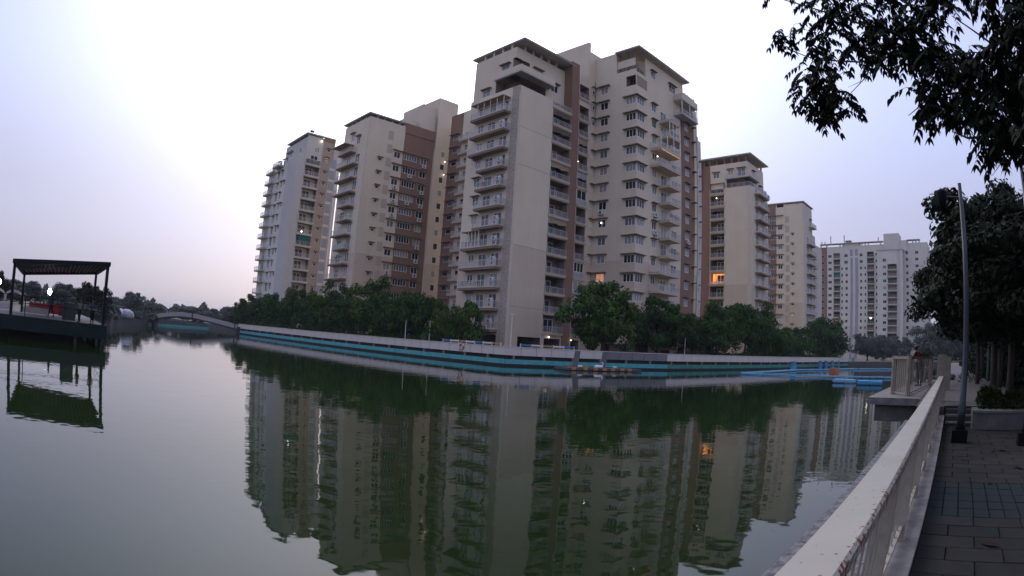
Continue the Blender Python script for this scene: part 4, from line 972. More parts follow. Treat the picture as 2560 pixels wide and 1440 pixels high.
def crown_mesh(key, m, R=5.0, H=3.2, nclump=46, leaves=110, size=.30, seed=1, flat=.6, low=-.78, rough=.30):
    def f():
        r = random.Random(seed); V = []; Fc = []
        cl = []
        for i in range(nclump):
            while True:
                p = Vector((r.uniform(-1, 1), r.uniform(-1, 1), r.uniform(low, 1)))
                if p.length < 1 and p.length > .35: break
            k = .78 + rough * noise.noise(p * 2.3 + Vector((seed * 3.1, 0, 0))) * 2
            cl.append((Vector((p.x * R * k, p.y * R * k, p.z * H * k)), R * r.uniform(.13, .27)))
        for c, cr2 in cl:
            for j in range(leaves):
                d = Vector((r.gauss(0, 1), r.gauss(0, 1), r.gauss(0, 1))); d.normalize(); rr = cr2 * (r.random() ** .45)
                p = c + Vector((d.x * rr, d.y * rr, d.z * rr * flat)); nrm = (d + Vector((r.gauss(0, .5), r.gauss(0, .5), r.gauss(.35, .5)))).normalized()
                u = nrm.orthogonal().normalized(); u.rotate(Matrix.Rotation(r.uniform(0, 6.28), 3, nrm)); w = nrm.cross(u); s = size * r.uniform(.6, 1.3)
                i = len(V); a_ = u * s; b_ = w * s * .55
                V += [tuple(p - a_), tuple(p + b_ - a_ * .1), tuple(p + a_), tuple(p - b_ - a_ * .1)]; Fc.append((i, i + 1, i + 2, i + 3))
        me = bpy.data.meshes.new('crown'); me.from_pydata(V, [], Fc); me.update(); me.materials.append(m); return me
    return cached(('crown', key, m), f)
def trunk_mesh(key, h, r0, seed, spread, m=M_BARK, top=1.3):
    def f():
        r = random.Random(seed); mb = MB()
        lean = (r.uniform(-.3, .3), r.uniform(-.3, .3))
        mb.tube([(0, 0, -.3), (lean[0] * .3, lean[1] * .3, h * .35), (lean[0], lean[1], h * .7), (lean[0] * 1.3, lean[1] * 1.3, h)], [r0 * 1.3, r0, r0 * .8, r0 * .6], m, 8)
        for i in range(6):
            t = 2 * pi * i / 6 + r.uniform(-.4, .4); z0 = h * r.uniform(.55, .95); L = spread * r.uniform(.55, .9); k = z0 / h
            a0 = Vector((lean[0] * k, lean[1] * k, z0)); mb.tube([a0, a0 + Vector((cos(t) * L * .4, sin(t) * L * .4, L * .35)), a0 + Vector((cos(t) * L, sin(t) * L, L * .55 * top))], [r0 * .5, r0 * .33, r0 * .1], m, 6, cap=False)
        return mb.mesh('trunk', True)
    return cached(('trunk', key, m), f)
CRN = [('a', 3), ('b', 11), ('c', 27), ('d', 41), ('e', 57)]
def tree(x, y, z0, top, R, label, group, var=0, m=None, H=None, trunk_h=None, rot=0, name='tree', size=.19, leaves=150, tm=None, nclump=78):
    rt = empty(name, (x, y, z0), rot, label, 'tree', group)
    H = H or (top - z0) * .42
    k, sd = CRN[var % 5]; cm = crown_mesh((k, round(R / 2.5), size, leaves, nclump), m or M_LEAF, 5, 3.2, nclump, leaves, size, sd)
    c = place(cm, 'crown', rt, (0, 0, (top - z0) - H * .95)); c.scale = (R / 4.6, R / 4.6, H / 2.85)
    th = trunk_h or (top - z0) - H * 1.3
    t = place(trunk_mesh((k, 'n'), 3.2, .17, sd, 3.4, tm or M_BARK), 'trunk', rt); t.scale = (R / 5, R / 5, max(.5, (th + .6) / 3.2))
    return rt
# trees along the left promenade wall and the right one
LT = [(-59.8, 130.6, 10.5, 5.2), (-44.4, 116.6, 10.7, 5.0), (-33.2, 106.3, 11.1, 4.6), (-22.8, 96.6, 11.6, 5.0), (-14.2, 88.8, 10.1, 4.2), (-8.0, 83.2, 9.0, 3.9)]
LL = ['dark leafy tree next to the footbridge, leftmost of the left wall row', 'dark tree below the pale grey tower, second from the bridge in the left row', 'leafy tree below the second tower, third from the bridge in the left row',
      'tallest rounded tree of the left row, below the brown window bay', 'leafy tree of the left row between the tallest one and the last one', 'tree with bare gaps beside the low sloped porch, rightmost of the left row']
for i, ((x, y, t, R), lab) in enumerate(zip(LT, LL)): tree(x, y, GZ, t, R, lab, 'trees along the long left promenade wall', i, (M_LEAF, M_LEAF, M_LEAFY)[i % 3] if i != 3 else M_LEAFY, H=4.6, rot=i * 1.3, tm=M_BARK)
for i, (x, y, t, R) in enumerate(((-52.5, 124.5, 9.3, 4.6), (-38.5, 111.5, 9.6, 4.4), (-28, 101.8, 9.4, 4.3), (-18.2, 92.6, 9.2, 4.0))):
    tree(x, y, GZ, t, R, ('low filling tree between the first and second trees from the bridge', 'low filling tree between the second and third trees from the bridge', 'low filling tree left of the tallest rounded tree', 'low filling tree right of the tallest rounded tree')[i], 'trees along the long left promenade wall', i + 2, M_LEAF, H=4.2, rot=i * 2.1 + .5)
RT = [(12.7, 79.6, 11.7, 5.9), (22.9, 87.6, 10.2, 5.6), (35.9, 97.6, 11.0, 5.0), (44.1, 104.1, 13.0, 5.9), (55.0, 112.7, 9.2, 5.4), (77.4, 130.4, 12.0, 8.3)]
RL = ['big rounded tree in front of the nearest tower, leftmost of the right row', 'tree with pale trunk below the bay windows, second of the right row', 'broad tree in front of the gap right of the nearest tower',
      'tall tree in front of the tower with the lit balcony', 'small low tree between the lit-balcony tower and the one after it', 'wide dome shaped tree before the far white block']
for i, ((x, y, t, R), lab) in enumerate(zip(RT, RL)): tree(x, y, GZ, t, R, lab, 'trees along the right promenade wall', i + 1, (M_LEAFY, M_LEAF)[i % 2], H=(5.0, 4.0, 4.4, 5.2, 3.8, 5.4)[i], rot=i * .9, tm=M_BARKL if i == 1 else M_BARK)
for i, (x, y, t, R) in enumerate(((30.0, 93.2, 9.4, 5.2), (49.8, 108.6, 9.0, 4.5), (64.0, 121, 8.2, 5.0))):
    tree(x, y, GZ, t, R, ('low filling tree below the lower side block of the nearest tower', 'low tree filling the space under the lit-balcony tower', 'low bush-like tree before the smaller beige tower')[i], 'trees along the right promenade wall', i, M_LEAF, H=3.8, rot=i * 2.7)
FR_ = [(112, 158, 10.5, 7), (124, 165, 9.2, 6.5), (139, 176, 9.5, 7.5), (152, 170, 15.0, 9), (166, 172, 17, 10), (178, 176, 16, 10)]
for i, (x, y, t, R) in enumerate(FR_):
    tree(x, y, GZ, t, R, ('dim tree below the far white block, nearest to the dome shaped one', 'dim tree below the grey strips of the far white block', 'dim tree before the projecting part of the far white block', 'hazy tree just behind the viewing deck railing', 'hazy tree right of the far white block, left of the lamp post', 'hazy tree farthest right behind the lamp post')[i],
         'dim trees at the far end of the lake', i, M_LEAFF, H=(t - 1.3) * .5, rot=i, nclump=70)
# far left bank trees
BLT = [(-146, 182, 8.0, 6.0), (-96.5, 127.5, 7.6, 4.6), (-104, 146, 5.4, 6), (-90, 150, 5.6, 5), (-126, 205, 7.6, 7), (-112, 203, 7.4, 7), (-99, 200, 8, 6), (-86, 172, 7.4, 5.4), (-77, 156, 8.4, 4.6), (-70, 150, 9.6, 4.6), (-118, 142, 5.6, 5.0), (-128, 133, 6.4, 7)]
BLL = ['hazy round tree behind the white heap', 'darker round tree just left of the footbridge', 'low hazy tree behind the left end of the bridge', 'low hazy tree over the middle of the bridge', 'far hazy tree behind the bridge, farthest left', 'far hazy tree behind the bridge crown',
       'far hazy tree behind the right half of the bridge', 'hazy tree above the right end of the bridge', 'spiky topped tree left of the wall row', 'tall spiky tree touching the start of the wall row', 'low hazy tree right of the pavilion', 'wide hazy tree just right of the pavilion']
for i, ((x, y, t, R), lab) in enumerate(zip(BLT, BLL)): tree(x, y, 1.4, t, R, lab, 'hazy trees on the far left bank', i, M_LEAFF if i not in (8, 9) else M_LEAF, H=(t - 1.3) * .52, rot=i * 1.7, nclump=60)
PVT = [(-100, 87, 7.0, 7.0), (-86, 88, 6.5, 4.6), (-75, 86, 4.2, 5.0), (-64.5, 72, 6.4, 2.6), (-59.5, 68.5, 6.0, 2.6), (-110, 82, 5.6, 6), (-66, 76, 4.2, 4), (-90, 73, 6.6, 2.6)]
PVL = ['big grey green tree seen through the left bay of the pavilion', 'round hazy tree seen through the middle of the pavilion', 'low dark bush line behind the dark panel of the pavilion', 'spiky shrub tree inside the right part of the pavilion view', 'spiky tree behind the right posts of the pavilion',
       'hazy tree at the far left edge behind the deck', 'bushy dark shrub behind the people under the pavilion', 'narrow dark tree at the left edge beside a bright lamp']
for i, ((x, y, t, R), lab) in enumerate(zip(PVT, PVL)): tree(x, y, 1.4, t, R, lab, 'trees behind the pavilion', i, M_LEAFF if i not in (3, 4, 7) else M_LEAFD, H=(t - 1.3) * .5, rot=i * 1.1, nclump=60, size=.24)

# ================================================================= trees beside the walkway
SH = [(1.6, 20.2, 8.4, 3.5, 'dark tree standing nearest behind the street lamp, crown reaching past its top'), (1.75, 15.9, 6.6, 3.0, 'dark tree with the thick trunk rising from the planter hedge'), (2.2, 24.5, 8.8, 3.6, 'dark tree second row back in the shaded grove'),
      (1.35, 27.5, 7.0, 3.0, 'low spreading tree whose crown hangs over the walkway rail'), (2.0, 35, 8.0, 3.6, 'tree farther along the path, crown left of the street lamp'), (3.4, 30, 9.0, 4.0, 'tree deep in the shaded grove'), (3.9, 19, 7.4, 3.5, 'dark tree at the right edge of the grove'), (3.2, 42, 8.5, 4.2, 'farthest tree of the shaded grove'),
      (2.9, 13.6, 5.9, 2.5, 'dark tree cut by the right picture edge behind the dark blue lamp')]
for i, (n, a, t, R, lab) in enumerate(SH):
    x, y = NA(n, a)
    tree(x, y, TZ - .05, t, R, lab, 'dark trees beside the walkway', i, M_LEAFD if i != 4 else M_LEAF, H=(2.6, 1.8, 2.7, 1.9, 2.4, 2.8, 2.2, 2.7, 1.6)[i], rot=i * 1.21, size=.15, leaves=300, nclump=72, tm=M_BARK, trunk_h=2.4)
# hedge plants in the planter
M_HEDGE = leaf_mat('hedge_leaf', (0.045, 0.075, 0.018), (0.015, 0.030, 0.010))
def shrub(x, y, z, R, h, label, seed, m=M_HEDGE, n=900, size=.07, group='shrubs in the planter'):
    r = random.Random(seed); V = []; Fc = []
    for i in range(n):
        t = r.uniform(0, 6.28); k = r.random() ** .5; zz = r.random() ** .7; rr = R * k * (1 - .45 * zz)
        p = Vector((cos(t) * rr, sin(t) * rr, zz * h)); d = Vector((cos(t) * .7 + r.gauss(0, .4), sin(t) * .7 + r.gauss(0, .4), r.uniform(.1, 1.2))).normalized(); w = d.orthogonal().normalized(); w.rotate(Matrix.Rotation(r.uniform(0, 3), 3, d))
        s = size * r.uniform(.6, 1.5); j = len(V); V += [tuple(p), tuple(p + d * s * .5 + w * s * .3), tuple(p + d * s * 1.2), tuple(p + d * s * .5 - w * s * .3)]; Fc.append((j, j + 1, j + 2, j + 3))
    me = bpy.data.meshes.new('foliage'); me.from_pydata(V, [], Fc); me.materials.append(m)
    rt = empty('shrub', (x, y, z), 0, label, 'shrub', group); place(me, 'foliage', rt); mb = MB(); [mb.tube([(0, 0, 0), (cos(a_) * R * .4, sin(a_) * R * .4, h * .7)], .012, M_BARK, 5) for a_ in (0, 1.5, 3, 4.5)]; mb.obj('stem', rt); return rt
for i, (n, a, R, h, lab) in enumerate(((1.15, 14.75, .36, .45, 'leafy shrub in the planter nearest the steps'), (1.75, 14.75, .38, .42, 'olive green shrub in the planter, second from the steps'), (2.4, 14.9, .36, .38, 'low shrub in the planter at the foot of the thick trunk'), (3.1, 14.8, .4, .4, 'shrub in the planter at the right picture edge'), (1.1, 16.0, .34, .45, 'shrub in the planter behind the nearest two'), (1.1, 30, .8, .8, 'dark shrub beside the far path left of the street lamp'))):
    x, y = NA(n, a); shrub(x, y, TZ - .05, R, h, lab, i + 5)
x, y = NA(-1.35, 29.5); shrub(x, y, TZ, .5, 1.35, 'pointed green shrub just behind the far deck railing', 77)
mb = MB()
for i in range(9): mb.ball((r_.uniform(-.9, .9), r_.uniform(-1.6, 1.6), .12), r_.uniform(.18, .36), M_CONC, 7, 4, .6)
x, y = NA(.15, 33); o = mb.obj('boulder_edging', None, (x, y, TZ)); tag(o, 'line of rough pale rocks beside the far path', 'rocks', kind='stuff')
# dead leaves
for i, (n, a) in enumerate(((1.0, 12.7), (1.45, 12.5), (1.15, 10.8), (.95, 10.6), (.35, 9.8), (.62, 5.25), (.75, 7.9), (1.6, 8.6), (1.3, 9.1))):
    x, y = NA(n, a); s = .06 + .03 * (i % 3); mb = MB(); mb.poly([(-s, 0, .004), (-.2 * s, .5 * s, .03), (s, .1 * s, .012), (0, -.5 * s, .02)], mat('dead_leaf', (.05, .018, .016), .8)); mb.poly([(0, -.5 * s, .02), (s, .1 * s, .012), (-.2 * s, .5 * s, .03), (-s, 0, .004)][::-1], MATS['dead_leaf'])
    tag(mb.obj('fallen_leaf', None, (x, y, 1.205), i), ('dry leaf by the planter wall, left one', 'dry leaf by the planter wall, right one', 'dry leaf in front of the dark blue lamp', 'dry leaf between the two lamp plinths', 'dry leaf close to the kerb before the street lamp', 'big curled leaf on the nearest pavers', 'dry leaf at the far edge of the blue band', 'dry leaf on the grey pavers beyond the blue band', 'dry leaf midway between the blue band and the lamps')[i], 'leaf', 'dry leaves on the paving')

# ---- overhanging tree, compound leaves
CAN = [(5.46,7.03,8.37),(4.72,5.92,7.38),(5.04,7.71,8.93),(5.06,6.67,8.53),(5.41,7.08,8.55),(4.92,7.09,8.08),(5.56,6.66,8.77),(5.22,6.53,8.61),(5.45,7.79,9.38),(5.14,6.77,8.19),(5.5,6.38,8.44),(5.09,7.19,8.49),(5.18,7.13,8.78),(4.73,6.61,8.16),(5.53,6.71,8.9),(5.37,6.7,8.06),(5.12,7.08,8.46),(4.84,7.12,8.23),(4.6,6.34,8.07),(4.68,7.07,8.16),(6.09,7.49,8.69),(4.93,7.35,8.81),(4.9,6.39,7.69),(5.79,7.48,9.19),(5.18,7.14,8.93),(5.74,6.56,8.4),(4.72,6.34,8.22),(4.87,6.51,8.2),(4.77,7.3,8.58),(5.15,6.63,8.01),(5.38,6.6,8.26),(5.66,6.61,8.33),(5.21,5.08,7.33),(5.42,5.96,8.08),(4.71,5.23,7.58),(6.35,6.29,8.16),(5.6,6.14,8.19),(5.63,5.95,7.47),(5.26,6.17,7.56),(4.97,5.37,7.09),(5.14,6,7.53),(5.88,6.15,7.86),(4.89,5.89,7.13),(4.66,5.9,7.51),(4.61,5.52,7.15),(5.54,6.03,7.56),(5.17,6.02,7.62),(4.63,5.46,6.95),(6.38,6.51,8.2),(5.25,5.81,7.66),(5.33,6.59,7.74),(5.33,5.7,7.42),(5.68,5.79,8.22),(5.1,5.38,7.5),(5.08,5.56,7.21),(4.92,5.6,7.31),(5.04,6.1,7.57),(5.33,5.84,8.06),(5.31,6.04,8.23),(5.43,6.03,8.02),(5.48,5.93,7.73),(5.83,6.82,8.56),(5.26,5.83,8.26),(5.47,5.08,7.64),(5.64,5.38,7.35),(5.36,4.76,7.19),(5.15,4.92,7.59),(5.37,4.91,7.5),(5.14,5.35,7.49),(5.42,5.09,7.19),(5.49,5.33,7.71),(6.1,5.13,7.87),(5.69,4.92,7.42),(6.45,6.08,8.49),(5.38,5.04,7.63),(5.63,5.16,7.66),(5.37,5.42,7.43),(5.53,5.12,7.74),(5.94,5.88,8.33),(6.16,6.16,8.24),(5.06,4.86,7.13),(4.93,5.18,7.17),(5.25,5.22,7.48),(5.78,5.42,7.84),(5.32,5.28,7.37),(5.33,5.33,7.63),(5.69,5.17,8.05),(4.64,6.92,7.98),(5.18,7.57,8.69),(4.63,7.21,8.03),(4.72,7.52,8.69),(5,7.06,8.17),(4.96,7.5,8.75),(4.11,6.66,7.86),(4.84,7.2,8.36),(5.02,7.5,8.33),(5.03,7.15,8.15),(4.61,7.39,8.29),(5.31,7.33,8.39),(4.43,7.92,9.13),(4.23,7.95,9.04),(4.26,7.77,9.08),(4,7.56,7.76),(3.64,6.76,7.31),(3.68,6.58,7.15),(4.31,7.52,8.06),(4.31,7.02,7.73),(4.41,6.92,7.53),(4.27,7.09,7.71),(4.45,7.23,7.72),(3.85,7.12,7.64),(4.68,7.61,7.7),(4.76,6.8,7.64),(4.28,7.03,7.38),(4.23,6.8,7.11),(4.9,6.88,7.74),(5.34,7.61,8.15),(5.23,7.58,7.76),(4.27,7,7.35),(4.67,7.29,7.6),(4.86,7.52,7.88),(5.12,7.45,7.68),(4.26,6.53,7),(4.67,6.9,7.34),(4.78,7.27,7.89),(4.67,7.06,7.4),(4.69,6.42,7.16),(4.89,6.61,7.43),(4.98,6.51,7.16),(5.02,6.59,7.56),(4.78,6.27,7.3),(5.23,6.07,7.26),(5.05,5.9,6.98),(4.79,5.84,7.05),(5.14,6.33,7.19),(4.86,6.68,7.44),(5.12,5.89,7.14),(5.09,6.77,7.38),(5.14,6.18,7.39),(5.64,6.58,7.48),(4.98,6.46,7.09),(5.13,6.14,7.25),(4.99,6.93,7.53),(4.87,6.3,7.41),(5.12,6.56,7.19),(4.19,7.29,6.96),(4.44,7.15,7.01),(4.46,7.05,6.91),(4.43,6.92,7.04),(4.53,7.19,6.66),(4.47,7.01,6.62),(4.5,7.07,6.87),(4.2,6.56,6.65),(4.41,6.42,6.67),(4.39,7.09,6.65),(4.45,7.27,7.2),(4.53,6.85,6.58),(4.28,7.37,7.11),(4.01,6.92,6.74),(4.05,7.07,6.65),(4.49,7.43,7.1),(4.43,7.34,6.81),(4.21,6.65,6.39),(4.14,6.46,6.55),(4.95,7.39,6.58),(4.4,6.68,6.42),(4.64,6.9,6.49),(4.2,7.18,6.59),(4.88,7.45,6.82),(4.59,7.15,6.8),(4.54,7.52,6.43),(4.08,6.89,6.35),(4.58,7.51,6.76),(4.59,6.85,6.26),(4.24,7.41,6.53),(4.62,7.52,6.39),(4.35,6.46,6.41),(4.82,7.74,6.83),(4.57,7.42,6.45),(4.54,6.56,6.22),(4.39,7.06,6.7),(4.4,6.9,6.39),(4.67,6.84,6.47),(4.33,7.38,6.51),(4.26,7.04,6.26),(4.47,7.49,6.72),(4.47,7.62,7.1),(4.51,7.75,7.44),(4.33,7.37,6.62),(4.44,7.9,7.01),(4.35,7.23,6.75),(4.59,5.53,6.75),(5,5.32,6.97),(5.23,5.85,7.11),(5.81,6.1,7.45),(5.27,5.35,6.74),(5.3,5.62,6.98),(4.88,5.28,6.61),(5.28,5.7,7.18),(5.1,5.76,6.96),(4.99,5.24,6.6),(5.62,6.47,7.34),(4.52,5.42,6.53),(4.63,4.72,6.28),(5.12,5.3,6.65),(4.96,5.49,6.6),(5.46,5.91,7.26),(4.94,5.79,6.88),(5.56,5.93,7.3),(5.58,5.5,7.04),(5.25,5.34,6.79),(5.42,5.57,7.08),(5.32,5.18,6.79),(5.38,5.31,6.84),(5.11,4.77,6.56),(5.42,5.38,6.84),(4.55,4.6,6.51),(4.6,4.84,6.51),(5.5,5.28,7.19),(5.72,5.54,7.12),(4.62,5.46,6.56),(5.28,6.12,6.96),(5.42,5.74,6.26),(5.05,5.48,5.99),(5.18,5.68,6.44),(5.34,5.75,6.51),(5.4,5.8,6.23),(4.65,5.04,5.69),(5.4,5.64,6.22),(4.98,5.68,6.26),(5.17,5.28,6.22),(5.03,5.17,6.21),(4.94,5.02,6.37),(5.13,4.98,6.19),(5.62,5.39,6.61),(5.36,5.59,6.35),(5.33,4.94,6.29),(5.65,5.54,6.37),(4.95,4.88,6.21),(5.8,5.72,6.96),(5.14,5.2,6.43),(5.03,5.22,6.49),(4.86,4.99,5.86),(5.04,5.26,6.1),(4.82,5.08,6.17),(5.72,5.25,6.49),(5.09,5.08,6.46),(6.14,5.59,6.44),(5.1,5.21,6.12),(4.9,4.61,5.52),(5.36,4.95,5.92),(5.39,4.81,6.02),(5.66,5.04,5.9),(5.21,4.64,5.91),(5.06,5.02,6.02),(5.48,5.41,6.1),(4.75,4.43,5.92),(5.94,5.14,6.45),(5.6,4.86,5.97),(5.41,5.12,6.25),(5.4,4.83,6.06),(5.02,4.8,5.57),(5.74,5.12,6.46),(5.49,5.28,6.26),(5.46,5.18,6.07),(5.24,4.83,6.09),(5.49,5.18,5.97),(5.66,5.05,6.18),(5.13,5.39,5.81),(5.02,5.24,5.89),(5.32,5.67,6.03),(5.11,5.42,5.81),(4.78,4.7,5.55),(5,4.99,6.35),(4.77,4.3,5.95),(5.65,5.46,6.68),(5.18,4.54,6.34),(5.62,5.15,6.71),(5.53,5.14,6.75),(5.34,5.15,6.59),(5.3,4.77,6.21),(5.94,5.42,6.83),(5.27,4.79,6.43),(5.87,5.61,6.63),(5.66,5.51,6.92),(5.67,3.83,7.22),(5.78,4.26,6.75),(5.58,3.79,6.99),(5.99,3.96,6.81),(5.74,3.78,7.01),(5.82,3.91,6.89),(5.02,3.82,6.79),(4.91,3.52,6.69),(5.72,3.83,7.1),(5.5,4.02,6.78),(5.42,3.53,6.53),(5.6,3.83,6.85),(4.66,3.4,6.5),(5.93,3.91,7.09),(5.82,3.85,6.81),(5.25,3.91,6.58),(5.07,3.66,6.63),(5.57,3.75,6.8),(5.23,3.83,6.9),(5.85,3.79,6.86),(5.66,3.92,7.03),(5.56,4.38,7.03),(5.31,3.63,6.91),(5.29,3.36,6.41),(5.43,3.98,6.42),(4.56,3.24,6.31),(5.12,3.68,5.89),(5.61,3.49,6.25),(4.99,3.13,5.77),(4.8,3.48,5.48),(4.96,3.66,5.74),(5.2,3.78,6.11),(4.68,3.4,6),(6.33,4.29,6.42),(5.94,4.31,6.9),(4.6,3.45,5.79),(4.62,3.49,5.61),(5.1,3.86,6.01),(5.4,4.17,6.1),(4.84,3.7,5.7),(5.74,3.86,6.3),(5.35,3.82,6.3),(5.11,3.57,6.04),(5.28,3.62,5.81),(5.43,3.35,6.14),(4.73,3.08,5.51),(5.69,3.74,6.38),(5.22,3.44,5.94),(4.91,3.08,5.98),(5.51,3.63,6.6),(4.66,3.2,5.68),(5.87,4.28,6.83),(5,3.76,5.72),(5.17,3.43,6.02),(5.09,3.44,5.83),(5.05,3.32,5.84),(5.49,3.57,6.21),(4.73,3.28,5.51),(5.33,3.95,6.43),(5.52,4.09,6.31),(5.46,4.1,6.33),(5.4,4.4,6.18),(4.97,3.9,6.14),(4.89,3.8,5.57),(4.84,3.88,5.62),(6.15,4.68,6.37),(5.21,4.56,6.27),(5.33,4.64,6.32),(5.3,4.53,5.99),(5.98,4.87,6.78),(5.17,3.97,6.1),(5.18,4.27,6.06),(5.27,4.38,5.89),(5.07,4.04,5.65),(4.86,3.7,5.75),(5.74,4.55,6.17),(4.92,3.97,6.04),(4.99,4.13,6.09),(4.62,3.99,5.72),(5.84,4.39,6.37),(5.53,4.52,6.5),(5.17,4.48,6.16),(5.27,4.34,5.74),(5.57,4.18,6.23),(4.99,4.19,5.52),(5.47,3.98,5.65),(5,3.55,5.3),(4.94,3.69,5.61),(5.56,3.94,5.84),(5.52,4.48,5.59),(5.3,4.33,5.6),(5.27,3.88,5.82),(4.78,3.86,5.19),(5.28,3.79,5.65),(5.12,3.83,5.77),(5.18,3.95,5.28),(5.17,3.95,5.57),(5.18,3.95,5.79),(5.42,4.56,5.7),(5.41,4.32,5.89),(5.59,3.89,5.78),(5.23,4.31,5.8),(5.15,4.02,5.77),(5.9,4.36,5.91),(5.56,4.45,5.69),(5.42,4.27,5.47),(5.27,4.17,5.81),(5.11,3.68,5.43),(5.72,4.11,5.7),(4.93,3.85,5.35),(5,3.82,5.7),(5.06,4,5.29),(5.59,4.85,5.82),(5.13,4.74,5.75),(5,4.71,5.55),(4.99,4.71,5.61),(5.55,5.25,6.03),(5.01,4.62,5.73),(4.97,4.18,5.32),(5.44,4.75,5.61),(5.52,5.02,5.84),(5.93,5.37,5.97),(4.91,4.44,5.39),(5.06,4.31,5.44),(5.21,4.81,5.81),(5.4,4.42,5.72),(5.67,4.47,5.34),(5.85,4.55,5.57),(5.42,4.08,5.34),(4.44,3.46,4.79),(5.29,3.91,5.23),(5.58,4.47,5.32),(5.75,4.81,5.52),(5.37,4.34,5.28),(5.19,4.22,5.24),(5.32,4.23,5.37),(5.38,3.97,5.29),(5.31,4.33,5.39),(5.37,4.03,5.2),(5.21,3.87,4.95),(4.45,3.42,4.86),(5.52,4.21,5.39),(5.28,4.09,5.37),(4.53,3.99,5.01),(5.84,4.92,5.3),(5.02,4.12,5.13),(5.43,4.48,5.09),(5.63,4.79,5.55),(5.2,4.43,5.3),(5.01,4.38,5.06),(5.63,4.97,5.39),(5.63,4.55,5.31),(4.94,3.97,5.16),(4.98,4.34,5.13),(5.19,3.98,4.89),(5.5,3.51,6.45),(5.6,3.42,6.9),(5.02,3.58,6.45),(5.29,3.44,6.81),(5.42,3.71,6.26),(5.43,3.39,6.39),(4.81,3.38,5.92),(5.32,3.42,6.49),(4.99,3.52,6.25),(4.76,3.13,5.89),(5.79,3.4,6.54),(5.43,3.29,6.62),(4.91,2.98,6.22),(4.86,3.15,5.81),(5.17,3.25,6.15),(4.97,3.16,6.11),(4.53,3.09,6.03),(5.22,3.15,6.34),(4.27,2.46,5.66),(4.65,3.18,5.93),(4.63,2.84,5.81),(4.82,3.23,5.21),(5.22,3.48,5.04),(4.24,3.01,5.16),(5.16,3.2,5.59),(4.57,2.98,5.04),(5.5,3.49,5.38),(4.9,3.3,5.21),(5.42,3.36,6.07),(5,3.13,5.84),(5.08,3.42,5.69),(4.78,3.09,5.2),(4.97,3.06,5.33),(5.16,3.62,5.27),(5.14,3.09,5.53),(5.36,3.46,5.59),(4.87,3.45,5.4),(5.36,3.21,5.92),(4.22,2.9,4.8),(4.69,3.34,4.89),(5.04,3.29,5.17),(4.92,3.35,5.44),(5.4,3.46,5.8),(5.21,3.42,5.56),(4.58,3.26,4.84),(5.17,3.16,5.68),(5.15,3.3,5.89),(6.31,4.1,6.04),(4.67,3.05,5.05),(5.41,4.67,7.48),(5.4,4.44,7.4),(5.84,5,7.71),(6.27,4.99,8.1),(6.05,4.74,7.8),(5.11,3.91,7.03),(5.98,4.66,7.76),(5.88,5.32,6.75),(6.08,5.22,7)]

